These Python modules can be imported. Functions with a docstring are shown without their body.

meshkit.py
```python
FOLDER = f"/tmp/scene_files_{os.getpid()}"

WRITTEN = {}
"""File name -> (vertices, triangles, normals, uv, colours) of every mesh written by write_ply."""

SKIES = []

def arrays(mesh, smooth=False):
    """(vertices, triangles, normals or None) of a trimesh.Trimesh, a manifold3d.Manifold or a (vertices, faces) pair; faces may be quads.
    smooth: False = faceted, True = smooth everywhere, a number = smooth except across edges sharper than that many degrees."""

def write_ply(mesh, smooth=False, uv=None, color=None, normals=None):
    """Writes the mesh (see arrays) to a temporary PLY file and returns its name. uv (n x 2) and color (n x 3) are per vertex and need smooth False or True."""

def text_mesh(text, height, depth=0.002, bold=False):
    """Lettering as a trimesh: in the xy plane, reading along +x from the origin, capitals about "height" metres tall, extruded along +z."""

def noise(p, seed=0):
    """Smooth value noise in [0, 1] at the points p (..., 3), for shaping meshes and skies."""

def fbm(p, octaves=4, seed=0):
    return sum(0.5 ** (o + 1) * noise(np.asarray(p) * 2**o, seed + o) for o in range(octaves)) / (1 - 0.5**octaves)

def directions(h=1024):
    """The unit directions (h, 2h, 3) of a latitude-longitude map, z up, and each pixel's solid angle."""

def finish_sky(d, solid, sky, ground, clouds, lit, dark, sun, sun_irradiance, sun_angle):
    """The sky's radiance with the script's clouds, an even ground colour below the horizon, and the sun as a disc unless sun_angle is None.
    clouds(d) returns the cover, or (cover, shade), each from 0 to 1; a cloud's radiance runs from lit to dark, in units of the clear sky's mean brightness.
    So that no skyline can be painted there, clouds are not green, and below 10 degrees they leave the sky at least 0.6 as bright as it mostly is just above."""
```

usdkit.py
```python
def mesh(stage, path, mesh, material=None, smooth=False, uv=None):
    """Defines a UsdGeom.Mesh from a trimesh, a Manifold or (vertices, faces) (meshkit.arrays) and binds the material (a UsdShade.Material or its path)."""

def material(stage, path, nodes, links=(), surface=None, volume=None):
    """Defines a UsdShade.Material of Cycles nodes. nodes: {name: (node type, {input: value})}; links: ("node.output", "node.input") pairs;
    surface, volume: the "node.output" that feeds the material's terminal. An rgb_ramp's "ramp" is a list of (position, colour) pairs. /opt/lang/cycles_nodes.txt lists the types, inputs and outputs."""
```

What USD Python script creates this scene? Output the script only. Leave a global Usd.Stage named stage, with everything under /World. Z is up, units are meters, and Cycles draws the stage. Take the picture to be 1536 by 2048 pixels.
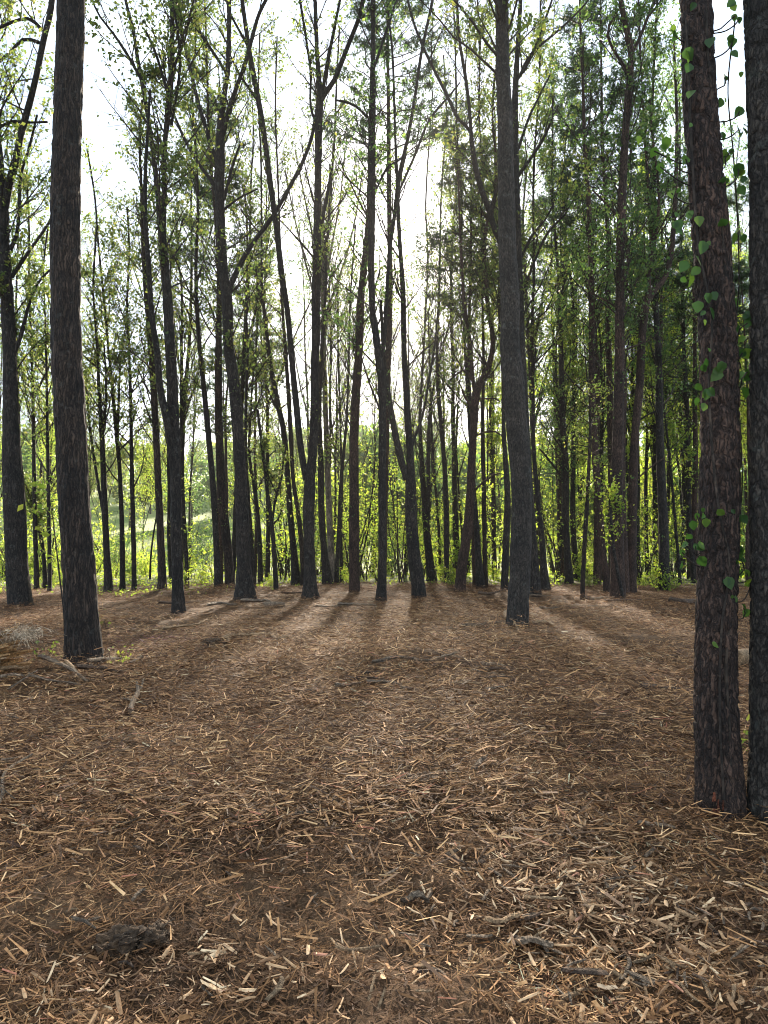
import math
import numpy as np
import usdkit, meshkit
from pxr import Usd, UsdGeom, UsdLux, UsdShade, Gf, Sdf, Vt

stage = Usd.Stage.CreateInMemory()
UsdGeom.SetStageUpAxis(stage, 'Z')
UsdGeom.SetStageMetersPerUnit(stage, 1.0)
UsdGeom.Xform.Define(stage, '/World')
UsdGeom.Scope.Define(stage, '/World/Looks')

# ------------------------------------------------------------------ camera, sky, sun, exposure
FPX, CX, CY, HORIZON, CAM_H = 1500.0, 768.0, 1024.0, 1085.0, 1.60
PITCH = math.atan((HORIZON - CY) / FPX)
EXPOSURE = 2.8
SKY_STRENGTH = 0.075
CLOUD = 4.9            # radiance of lit thin cloud, before the strength
SUN_INTENSITY = 1.25
SUN_ELEV = math.radians(20.6)
SUN_AZ = math.radians(1.3)          # from +y towards +x
SUN_ANGLE = 2.0
HAZE = 0.00007

camera = UsdGeom.Camera.Define(stage, '/World/camera')
camera.AddTranslateOp().Set(Gf.Vec3d(0, 0, CAM_H))
camera.AddRotateXOp().Set(90 + math.degrees(PITCH))
camera.CreateHorizontalApertureAttr(24.0)
camera.CreateVerticalApertureAttr(32.0)
camera.CreateFocalLengthAttr(24.0 * FPX / 1536.0)
camera.CreateClippingRangeAttr(Gf.Vec2f(0.05, 5000))
camera.CreateExposureAttr(EXPOSURE)

sky_mat = usdkit.material(stage, '/World/Looks/sky', {
    's': ('sky_texture', {'sky_type': 'single_scattering', 'sun_disc': False, 'sun_elevation': SUN_ELEV, 'sun_rotation': SUN_AZ, 'aerosol_density': 2.0, 'air_density': 1.0}),
    'tc': ('texture_coordinate', {}),
    'mp': ('mapping', {'scale': (1.0, 1.0, 3.0)}),
    'n': ('noise_texture', {'scale': 2.6, 'detail': 7.0, 'roughness': 0.58, 'distortion': 0.3}),
    'r': ('rgb_ramp', {'ramp': [(0.34, (0.88, 0.88, 0.88)), (0.62, (0.97, 0.97, 0.97))]}),
    'c': ('rgb_ramp', {'ramp': [(0.36, (0.27, 0.37, 0.50)), (0.50, (0.43, 0.54, 0.67)), (0.64, (0.69, 0.77, 0.86))]}),
    'k': ('mix', {'mix_type': 'multiply', 'fac': 1.0, 'color2': (CLOUD, CLOUD, CLOUD)}),
    'm': ('mix', {}),
    'b': ('background_shader', {'strength': SKY_STRENGTH}),
}, [('tc.generated', 'mp.vector'), ('mp.vector', 'n.vector'), ('n.fac', 'r.fac'), ('n.fac', 'c.fac'), ('c.color', 'k.color1'), ('k.color', 'm.color2'), ('r.color', 'm.fac'), ('s.color', 'm.color1'), ('m.color', 'b.color')], surface='b.background')
dome = UsdLux.DomeLight.Define(stage, '/World/sky')
dome.GetPrim().SetCustomDataByKey('kind', 'structure')
UsdShade.MaterialBindingAPI.Apply(dome.GetPrim()).Bind(sky_mat)
sun = UsdLux.DistantLight.Define(stage, '/World/sun')
sun.CreateNormalizeAttr(True)
sun.CreateIntensityAttr(SUN_INTENSITY)
sun.CreateAngleAttr(SUN_ANGLE)
sun.CreateColorAttr(Gf.Vec3f(1.0, 0.86, 0.68))
# light shines along -z: z axis points at the sun
sun.AddRotateZOp().Set(-math.degrees(SUN_AZ))
sun.AddRotateXOp().Set(-(90 - math.degrees(SUN_ELEV)))

# ------------------------------------------------------------------ helpers
used = {}


def numbered(name, parent='/World'):
    k = parent + '/' + name
    n = used.get(k, 0)
    used[k] = n + 1
    return name if n == 0 else '%s_%03d' % (name, n)


def tag(prim, label=None, cat=None, group=None, kind=None):
    for k, v in (('label', label), ('category', cat), ('group', group), ('kind', kind)):
        if v:
            prim.SetCustomDataByKey(k, v)
    return prim


def thing(name, label, cat, loc=(0, 0, 0), rotz=0.0, scale=None, group=None):
    x = UsdGeom.Xform.Define(stage, '/World/' + numbered(name))
    x.AddTranslateOp().Set(Gf.Vec3d(*map(float, loc)))
    x.AddRotateZOp().Set(math.degrees(rotz))
    x.AddScaleOp().Set(Gf.Vec3f(*(scale or (1, 1, 1))))
    return tag(x.GetPrim(), label, cat, group)


def dup(root, loc, rotz, scale, label=None, group=None):
    was = root.GetCustomData()
    r = thing(root.GetName().rstrip('0123456789').rstrip('_'), label or was['label'], was['category'], loc, rotz, scale, group or was.get('group'))
    r.GetReferences().AddInternalReference(root.GetPath())
    r.SetInstanceable(True)
    return r


TONES = np.random.default_rng(4242)


class MB:
    """collects triangles"""
    def __init__(self):
        self.v, self.f, self.n = [], [], 0

    def add(self, v, f):
        v = np.asarray(v, np.float64).reshape(-1, 3)
        self.v.append(v)
        self.f.append(np.asarray(f, np.int64).reshape(-1, 3) + self.n)
        self.n += len(v)
        return self

    def tubes(self, P, R, sides=5, cap=False):
        P = np.asarray(P, float)
        K, n = P.shape[:2]
        R = np.broadcast_to(np.asarray(R, float), (K, n))
        T = np.gradient(P, axis=1)
        T /= np.linalg.norm(T, axis=2, keepdims=True) + 1e-12
        ref = np.where(np.abs(T[..., :1]) > 0.9, np.array([0, 1.0, 0]), np.array([1.0, 0, 0]))
        A = np.cross(T, ref)
        A /= np.linalg.norm(A, axis=2, keepdims=True) + 1e-12
        B = np.cross(T, A)
        a = np.arange(sides) * 2 * np.pi / sides
        V = P[:, :, None] + R[:, :, None, None] * (np.cos(a)[None, None, :, None] * A[:, :, None] + np.sin(a)[None, None, :, None] * B[:, :, None])
        i, j = np.meshgrid(np.arange(n - 1), np.arange(sides), indexing='ij')
        q = np.stack([i * sides + j, i * sides + (j + 1) % sides, (i + 1) * sides + (j + 1) % sides, (i + 1) * sides + j], -1).reshape(-1, 4)
        F = np.vstack([q[:, [0, 2, 1]], q[:, [0, 3, 2]]])
        if cap:
            j = np.arange(1, sides - 1)
            F = np.vstack([F, np.stack([0 * j, j, j + 1], 1), np.stack([0 * j, j + 1, j], 1) + (n - 1) * sides])
        F = (F[None] + (np.arange(K) * n * sides)[:, None, None]).reshape(-1, 3)
        return self.add(V.reshape(-1, 3), F)

    def leaves(self, C, U, W, L, B, fold=0.0):
        """rhombic leaves: centre, length axis, width axis, length, breadth"""
        L, B = np.asarray(L)[:, None], np.asarray(B)[:, None]
        N = np.cross(U, W)
        v = np.stack([C - U * L * .5, C + W * B * .5 - U * L * .06 + N * B * fold, C + U * L * .5, C - W * B * .5 - U * L * .06 + N * B * fold], 1)
        k = np.arange(len(C))[:, None, None] * 4
        return self.add(v.reshape(-1, 3), (np.array([[0, 1, 2], [0, 2, 3]])[None] + k).reshape(-1, 3))

    def arrays(self):
        return np.vstack(self.v), np.vstack(self.f)

    def build(self, name, mat, parent=None, smooth=False, tone=None, tones=None, **kw):
        """tone: points per loose piece; each piece then gets a shade of its own in the primvar 'tone'"""
        path = str(parent.GetPath()) if parent is not None else '/World'
        v, f = self.arrays()
        m = usdkit.mesh(stage, path + '/' + numbered(name, path), (v, f), mat, smooth)
        if tone:
            t = np.repeat(TONES.uniform(0, 1, len(v) // tone) if tones is None else tones, tone).astype(np.float32)
            UsdGeom.PrimvarsAPI(m).CreatePrimvar('tone', Sdf.ValueTypeNames.FloatArray, 'vertex').Set(Vt.FloatArray.FromNumpy(t))
        return tag(m.GetPrim(), **kw)


def unit(v):
    return v / (np.linalg.norm(v, axis=-1, keepdims=True) + 1e-12)


def ray(px, py):
    xc, yc = (px - CX) / FPX, (CY - py) / FPX
    return np.array([xc, math.cos(PITCH) - yc * math.sin(PITCH), math.sin(PITCH) + yc * math.cos(PITCH)])


def at(px, py, d):
    """the point of the place at depth d that the photograph shows at that pixel"""
    r = ray(px, py)
    return np.array([0, 0, CAM_H]) + r * (d / r[1])


def sstep(a, b, x):
    t = np.clip((x - a) / (b - a), 0, 1)
    return t * t * (3 - 2 * t)


BUMPS = []      # x, y, sx, sy, height


def base_height(x, y):
    r = np.hypot(x, y)
    p = np.stack([x, y, np.zeros_like(x)], -1)
    h = (meshkit.fbm(p * 0.45, 3, 5) - 0.5) * 0.16 * sstep(0.5, 4, r)
    far = sstep(36, 60, y)
    h = h - 1.6 * far * (1 - sstep(70, 110, y)) + 23 * sstep(75, 260, r) * sstep(20, 70, y) * (1 - 0.00045 * np.abs(x + 30))
    h = h + (meshkit.fbm(p * 0.02, 3, 9) - 0.5) * 6 * sstep(80, 160, r)
    return h


def height(x, y):
    x, y = np.asarray(x, float), np.asarray(y, float)
    h = base_height(x, y)
    for bx, by, sx, sy, hh in BUMPS:
        h = h + hh * np.exp(-((x - bx) / sx) ** 2 - ((y - by) / sy) ** 2)
    p = np.stack([x, y, np.zeros_like(x)], -1)
    near = 1 - sstep(14, 34, np.hypot(x, y))
    h = h + near * ((meshkit.fbm(p * 2.6, 3, 21) - 0.5) * 0.10 + (meshkit.fbm(p * 8.0, 3, 33) - 0.5) * 0.06)
    return h


def hz(x, y):
    return float(height(np.array([x]), np.array([y]))[0])


def ground_at(px, py):
    r = ray(px, py)
    z = 0.0
    for _ in range(12):
        t = (z - CAM_H) / r[2]
        x, y = r[0] * t, r[1] * t
        z = 0.5 * z + 0.5 * hz(x, y)
    return np.array([x, y, hz(x, y)])


for px, py, sx, sy, hh in ((700, 1345, .95, .55, .17), (950, 1350, 1.0, .45, .12), (830, 1570, .3, .22, .12), (1010, 1545, .55, .2, .07), (1180, 1500, .5, .25, .07),
                           (440, 1420, .6, .4, .08), (60, 1370, 1.0, .5, .14), (480, 1600, .5, .3, .05), (1240, 1680, .4, .25, .05), (280, 1800, .5, .25, .05),
                           (420, 1292, .22, .2, .12), (1000, 1195, .6, .4, .14), (425, 1190, .9, .6, .2), (325, 1193, .6, .5, .13), (545, 1212, .8, .5, .06), (820, 1420, .5, .3, .06), (1230, 1440, .6, .3, .05)):
    t = CAM_H / -ray(px, py)[2]
    BUMPS.append((ray(px, py)[0] * t, ray(px, py)[1] * t, sx, sy, hh))

for px, py, w in ((171, 1340, 66), (39, 1215, 44), (358, 1228, 27), (325, 1190, 20), (435, 1187, 13), (460, 1185, 19), (489, 1203, 38), (621, 1201, 30), (709, 1188, 21), (763, 1203, 20), (838, 1190, 26), (921, 1181, 21), (1035, 1254, 44), (1068, 1198, 28), (1236, 1204, 30), (1446, 1640, 84), (1546, 1640, 88)):
    t = CAM_H / -ray(px, py)[2]
    s = w / FPX * t * 1.5 + .12
    BUMPS.append((ray(px, py)[0] * t, ray(px, py)[1] * t, s, s, .07 if py < 1300 else .045))
rg = np.random.default_rng(88)
for k in range(9):      # tyre tread pressed into the mulch at left
    g_ = ray(300 - k * 4, 1440 + k * 13)
    t = CAM_H / -g_[2]
    BUMPS.append((g_[0] * t, g_[1] * t, .28, .045, .04))
for px, py in ((660, 1345), (740, 1372), (830, 1385), (920, 1392), (600, 1360), (980, 1330), (860, 1345)):
    t = CAM_H / -ray(px, py)[2]
    BUMPS.append((ray(px, py)[0] * t, ray(px, py)[1] * t, rg.uniform(.3, .6), rg.uniform(.1, .2), rg.uniform(.06, .12)))
for k in range(70):     # low ridges of raked-up mulch
    y = rg.uniform(4.2, 22)
    BUMPS.append((rg.uniform(-.48, .5) * y, y, rg.uniform(.2, .9), rg.uniform(.08, .24), rg.uniform(.03, .11)))

# ------------------------------------------------------------------ materials
M = {}


def mat(name, nodes, links, **kw):
    M[name] = usdkit.material(stage, '/World/Looks/' + name, nodes, links, **kw)


def bark(name, dark, light, cells=34.0, stretch=0.15, strength=0.8, lichen=0.0, crack=0.25, width=0.22):
    """bark with cracks between plates (cells per metre round the trunk, drawn out along it by 1 / stretch)"""
    nodes = {
        'g': ('geometry', {}), 'nd': ('noise_texture', {'scale': 13.0, 'detail': 5, 'roughness': 0.65}), 'sc': ('vector_math', {'math_type': 'scale', 'scale': 0.075}), 'ad': ('vector_math', {'math_type': 'add'}),
        'mp': ('mapping', {'scale': (1, 1, stretch)}), 'v': ('voronoi_texture', {'scale': cells, 'feature': 'distance_to_edge'}), 'vr': ('rgb_ramp', {'ramp': [(0.0, (crack, crack, crack)), (width, (1, 1, 1))]}),
        'n': ('noise_texture', {'scale': cells * 1.6, 'detail': 5, 'roughness': 0.7}), 'r': ('rgb_ramp', {'ramp': [(0.3, dark), (0.68, light)]}),
        'v2': ('voronoi_texture', {'scale': cells, 'feature': 'f1'}), 'vs': ('separate_color', {}), 'vt': ('rgb_ramp', {'ramp': [(0.0, (0.55, 0.55, 0.55)), (1.0, (1.35, 1.3, 1.25))]}), 'm3': ('mix', {'mix_type': 'multiply', 'fac': 1.0}),
        'n2': ('noise_texture', {'scale': 1.7, 'detail': 4}), 'r2': ('rgb_ramp', {'ramp': [(0.35, (0.6, 0.6, 0.6)), (0.68, (1.3, 1.22, 1.15))]}), 'm': ('mix', {'mix_type': 'multiply', 'fac': 1.0}), 'm2': ('mix', {'mix_type': 'multiply', 'fac': 1.0}),
        'vm': ('math', {'math_type': 'multiply_add', 'value2': 0.45}), 'b': ('bump', {'strength': strength, 'distance': 0.04}), 'p': ('principled_bsdf', {'roughness': 0.88, 'specular_ior_level': 0.25}),
        'n3': ('noise_texture', {'scale': 8.0, 'detail': 6, 'roughness': 0.75}), 'r3': ('rgb_ramp', {'ramp': [(0.57, (0, 0, 0)), (0.64, (1, 1, 1))]}),
        'lf': ('math', {'math_type': 'multiply', 'value2': lichen}), 'ml': ('mix', {'color2': (0.17, 0.18, 0.15)}),
    }
    links = [('g.position', 'nd.vector'), ('nd.color', 'sc.vector1'), ('g.position', 'ad.vector1'), ('sc.vector', 'ad.vector2'), ('ad.vector', 'mp.vector'), ('mp.vector', 'v.vector'), ('v.distance', 'vr.fac'),
             ('mp.vector', 'n.vector'), ('g.position', 'n2.vector'), ('n.fac', 'r.fac'), ('n2.fac', 'r2.fac'), ('r.color', 'm.color1'), ('r2.color', 'm.color2'), ('mp.vector', 'v2.vector'), ('v2.color', 'vs.color'), ('vs.r', 'vt.fac'), ('m.color', 'm3.color1'), ('vt.color', 'm3.color2'), ('m3.color', 'm2.color1'), ('vr.color', 'm2.color2'),
             ('n.fac', 'vm.value1'), ('vr.color', 'vm.value3'), ('vm.value', 'b.height'), ('b.normal', 'p.normal'),
             ('g.position', 'n3.vector'), ('n3.fac', 'r3.fac'), ('r3.color', 'lf.value1'), ('lf.value', 'ml.fac'), ('m2.color', 'ml.color1'), ('ml.color', 'p.base_color')]
    mat(name, nodes, links, surface='p.BSDF')


bark('bark_grey', (0.013, 0.011, 0.0095), (0.060, 0.051, 0.042), 40, 0.12, 0.9, lichen=0.22)
bark('bark_brown', (0.016, 0.0115, 0.009), (0.078, 0.056, 0.041), 36, 0.10, 0.9, lichen=0.15)
bark('bark_pine', (0.020, 0.0125, 0.009), (0.125, 0.080, 0.060), 44, 0.17, 1.0, crack=0.32, width=0.2)
bark('bark_scaly', (0.016, 0.014, 0.012), (0.076, 0.067, 0.057), 48, 0.24, 0.9, lichen=0.25, crack=0.4, width=0.18)
bark('bark_pale', (0.08, 0.068, 0.055), (0.24, 0.205, 0.165), 14, 0.3, 0.5, lichen=0.3, crack=0.6)
bark('twig_bark', (0.022, 0.017, 0.013), (0.065, 0.05, 0.038), 20, 0.4, 0.2)
bark('dead_wood', (0.09, 0.066, 0.046), (0.32, 0.245, 0.17), 60, 0.6, 0.7, crack=0.55)
bark('fibre', (0.40, 0.31, 0.20), (0.66, 0.56, 0.42), 22, 0.5, 0.2)
bark('raw_wood', (0.17, 0.10, 0.052), (0.48, 0.335, 0.19), 70, 0.7, 0.7, crack=0.6)
bark('orange_wood', (0.34, 0.17, 0.06), (0.64, 0.40, 0.18), 60, 0.5, 0.7, crack=0.5)
bark('red_wood', (0.12, 0.03, 0.015), (0.30, 0.10, 0.05), 70, 0.3, 0.7, crack=0.5)
bark('soil_clod', (0.06, 0.037, 0.02), (0.15, 0.094, 0.052), 24, 1.0, 0.8, crack=0.6)
bark('stick_bark', (0.06, 0.04, 0.027), (0.18, 0.12, 0.08), 50, 0.5, 0.7, crack=0.5)


def leaf_mat(name, ramp, trans, fac=0.5, rough=0.5):
    """ramp: reflected colours from leaf to leaf; trans: multiplies it for the light that comes through"""
    mat(name, {'g': ('attribute', {'attribute': 'tone'}), 'r': ('rgb_ramp', {'ramp': ramp}), 'd': ('principled_bsdf', {'roughness': rough, 'specular_ior_level': 0.3}),
               'tm': ('mix', {'mix_type': 'multiply', 'fac': 1.0, 'color2': trans}), 't': ('translucent_bsdf', {}), 'x': ('mix_closure', {'fac': fac})},
        [('g.fac', 'r.fac'), ('r.color', 'd.base_color'), ('r.color', 'tm.color1'), ('tm.color', 't.color'), ('d.BSDF', 'x.closure1'), ('t.BSDF', 'x.closure2')], surface='x.closure')


leaf_mat('leaf_spring', [(0, (0.042, 0.066, 0.020)), (0.5, (0.068, 0.092, 0.024)), (1, (0.12, 0.115, 0.034))], (2.3, 2.5, 1.8), 0.46)
leaf_mat('leaf_mid', [(0, (0.030, 0.058, 0.020)), (0.6, (0.052, 0.086, 0.025)), (1, (0.09, 0.108, 0.034))], (2.3, 2.6, 1.8), 0.46)
leaf_mat('leaf_bright', [(0, (0.08, 0.125, 0.022)), (0.6, (0.12, 0.165, 0.03)), (1, (0.16, 0.165, 0.04))], (3.0, 3.0, 1.7), 0.58)
leaf_mat('needles', [(0, (0.014, 0.032, 0.013)), (1, (0.04, 0.068, 0.026))], (1.8, 1.9, 1.4), 0.25)
leaf_mat('vine_leaf', [(0, (0.02, 0.055, 0.014)), (0.7, (0.04, 0.09, 0.02)), (1, (0.09, 0.15, 0.025))], (2.4, 2.4, 1.5), 0.42, 0.35)

chip_ramp = [(0.0, (0.046, 0.022, 0.011)), (0.25, (0.133, 0.064, 0.026)), (0.5, (0.267, 0.135, 0.057)), (0.7, (0.414, 0.224, 0.099)), (0.86, (0.559, 0.337, 0.163)), (0.94, (0.693, 0.471, 0.258)), (0.965, (0.333, 0.118, 0.071)), (0.985, (0.400, 0.176, 0.101)), (1.0, (0.693, 0.624, 0.406))]
mat('wood_chip', {'g': ('geometry', {}), 'ta': ('attribute', {'attribute': 'tone'}), 'r': ('rgb_ramp', {'ramp': chip_ramp}), 'n': ('noise_texture', {'scale': 60, 'detail': 4}), 'r2': ('rgb_ramp', {'ramp': [(0.3, (0.693, 0.650, 0.519)), (0.7, (1.15, 1.12, 1.1))]}),
                  'm': ('mix', {'mix_type': 'multiply', 'fac': 1.0}), 'p': ('principled_bsdf', {'roughness': 0.85, 'specular_ior_level': 0.25})},
    [('ta.fac', 'r.fac'), ('g.position', 'n.vector'), ('n.fac', 'r2.fac'), ('r.color', 'm.color1'), ('r2.color', 'm.color2'), ('m.color', 'p.base_color')], surface='p.BSDF')
mat('chip_pale', {'g': ('geometry', {}), 'ta': ('attribute', {'attribute': 'tone'}), 'r': ('rgb_ramp', {'ramp': [(0.0, (0.080, 0.042, 0.019)), (0.25, (0.211, 0.119, 0.059)), (0.55, (0.382, 0.238, 0.124)), (0.85, (0.579, 0.387, 0.220)), (0.95, (0.693, 0.535, 0.333)), (1.0, (0.343, 0.155, 0.096))]}), 'n': ('noise_texture', {'scale': 60, 'detail': 4}), 'r2': ('rgb_ramp', {'ramp': [(0.3, (0.693, 0.650, 0.590)), (0.7, (1.15, 1.12, 1.1))]}),
                  'm': ('mix', {'mix_type': 'multiply', 'fac': 1.0}), 'p': ('principled_bsdf', {'roughness': 0.85, 'specular_ior_level': 0.25})},
    [('ta.fac', 'r.fac'), ('g.position', 'n.vector'), ('n.fac', 'r2.fac'), ('r.color', 'm.color1'), ('r2.color', 'm.color2'), ('m.color', 'p.base_color')], surface='p.BSDF')
mat('chip_pink', {'g': ('attribute', {'attribute': 'tone'}), 'r': ('rgb_ramp', {'ramp': [(0.0, (0.10, 0.04, 0.035)), (0.6, (0.27, 0.115, 0.11)), (1, (0.5, 0.33, 0.28))]}), 'p': ('principled_bsdf', {'roughness': 0.9, 'specular_ior_level': 0.2})},
    [('g.fac', 'r.fac'), ('r.color', 'p.base_color')], surface='p.BSDF')
mat('chip_dark', {'g': ('attribute', {'attribute': 'tone'}), 'r': ('rgb_ramp', {'ramp': [(0.0, (0.043, 0.021, 0.010)), (0.45, (0.116, 0.053, 0.022)), (0.8, (0.231, 0.109, 0.044)), (1, (0.339, 0.173, 0.071))]}), 'p': ('principled_bsdf', {'roughness': 0.9, 'specular_ior_level': 0.2})},
    [('g.fac', 'r.fac'), ('r.color', 'p.base_color')], surface='p.BSDF')

# ground: mulch in the clearing, leaf litter under the wood, grass on the far slope (masks are per-vertex 'mulch' and 'field')
mat('ground', {
    'g': ('geometry', {}), 'n1': ('noise_texture', {'scale': 1.1, 'detail': 6, 'roughness': 0.6}), 'n2': ('noise_texture', {'scale': 38, 'detail': 8, 'roughness': 0.75, 'distortion': 1.2}),
    'r1': ('rgb_ramp', {'ramp': [(0.3, (0.045, 0.027, 0.015)), (0.5, (0.11, 0.066, 0.036)), (0.72, (0.20, 0.122, 0.066))]}),
    'r2': ('rgb_ramp', {'ramp': [(0.3, (0.45, 0.42, 0.4)), (0.7, (1.5, 1.45, 1.4))]}), 'm': ('mix', {'mix_type': 'multiply', 'fac': 1.0}),
    'fa': ('attribute', {'attribute': 'field'}), 'la': ('attribute', {'attribute': 'litter'}),
    'rg': ('rgb_ramp', {'ramp': [(0.3, (0.10, 0.15, 0.03)), (0.7, (0.15, 0.20, 0.045))]}), 'rl': ('rgb_ramp', {'ramp': [(0.35, (0.05, 0.048, 0.02)), (0.65, (0.075, 0.10, 0.026))]}),
    'ml': ('mix', {}), 'mf': ('mix', {}), 'b': ('bump', {'strength': 0.9, 'distance': 0.03}), 'p': ('principled_bsdf', {'roughness': 0.95, 'specular_ior_level': 0.15}),
}, [('g.position', 'n1.vector'), ('g.position', 'n2.vector'), ('n1.fac', 'r1.fac'), ('n2.fac', 'r2.fac'), ('r1.color', 'm.color1'), ('r2.color', 'm.color2'),
    ('n1.fac', 'rg.fac'), ('n1.fac', 'rl.fac'), ('la.fac', 'ml.fac'), ('m.color', 'ml.color1'), ('rl.color', 'ml.color2'), ('fa.fac', 'mf.fac'), ('ml.color', 'mf.color1'), ('rg.color', 'mf.color2'),
    ('mf.color', 'p.base_color'), ('n2.fac', 'b.height'), ('b.normal', 'p.normal')], surface='p.BSDF')

# ------------------------------------------------------------------ ground
fine = np.radians(np.linspace(-36, 36, 250))
coarse = np.radians(np.linspace(36, 324, 74)[1:-1])
az = np.concatenate([fine, coarse])
rad = np.concatenate([[0.25], np.geomspace(0.6, 1.9, 8)[:-1], np.geomspace(1.9, 34, 340), np.geomspace(34, 420, 90)[1:]])
RR, AA = np.meshgrid(rad, az, indexing='ij')
GX, GY = RR * np.sin(AA), RR * np.cos(AA)
GZ = height(GX, GY)
nr, na = RR.shape
i, j = np.meshgrid(np.arange(nr - 1), np.arange(na), indexing='ij')
q = np.stack([i * na + j, i * na + (j + 1) % na, (i + 1) * na + (j + 1) % na, (i + 1) * na + j], -1).reshape(-1, 4)
gf = np.vstack([q[:, [0, 2, 1]], q[:, [0, 3, 2]], np.stack([np.zeros(na - 2, int), np.arange(1, na - 1), np.arange(2, na)], 1)[:, [0, 2, 1]]])
gm = usdkit.mesh(stage, '/World/ground', (np.stack([GX, GY, GZ], -1).reshape(-1, 3), gf), M['ground'], True)
tag(gm.GetPrim(), kind='structure')
pp = np.stack([GX, GY, GX * 0], -1)
edge = 29.5 + 5 * (meshkit.fbm(pp * 0.25, 3, 3) - 0.5) - 4.0 * sstep(0, 9, -GX)
litter = sstep(-1.5, 2.0, GY - edge)
field = sstep(-4, 4, np.hypot(GX, GY) - (62 + 8 * (meshkit.fbm(pp * 0.05, 2, 4) - 0.5)))
for nm, arr in (('litter', litter), ('field', field)):
    UsdGeom.PrimvarsAPI(gm).CreatePrimvar(nm, Sdf.ValueTypeNames.FloatArray, 'vertex').Set(Vt.FloatArray.FromNumpy(arr.reshape(-1).astype(np.float32)))

# ------------------------------------------------------------------ trees
def smooth_line(P, step):
    """resample a polyline of points (columns: x y z r ...) through a Catmull-Rom curve"""
    P = np.asarray(P, float)
    seg = np.linalg.norm(np.diff(P[:, :3], axis=0), axis=1)
    t = np.concatenate([[0], np.cumsum(seg)])
    n = max(3, int(round(t[-1] / step)) + 1)
    s = np.linspace(0, t[-1], n)
    k = np.clip(np.searchsorted(t, s, 'right') - 1, 0, len(t) - 2)
    u = ((s - t[k]) / (t[k + 1] - t[k]))[:, None]
    m = np.gradient(P, t, axis=0) if len(P) > 2 else np.repeat(np.diff(P, axis=0) / t[-1], 2, 0)
    h = (t[k + 1] - t[k])[:, None]
    return (2 * u**3 - 3 * u**2 + 1) * P[k] + (u**3 - 2 * u**2 + u) * h * m[k] + (-2 * u**3 + 3 * u**2) * P[k + 1] + (u**3 - u**2) * h * m[k + 1]


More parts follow.
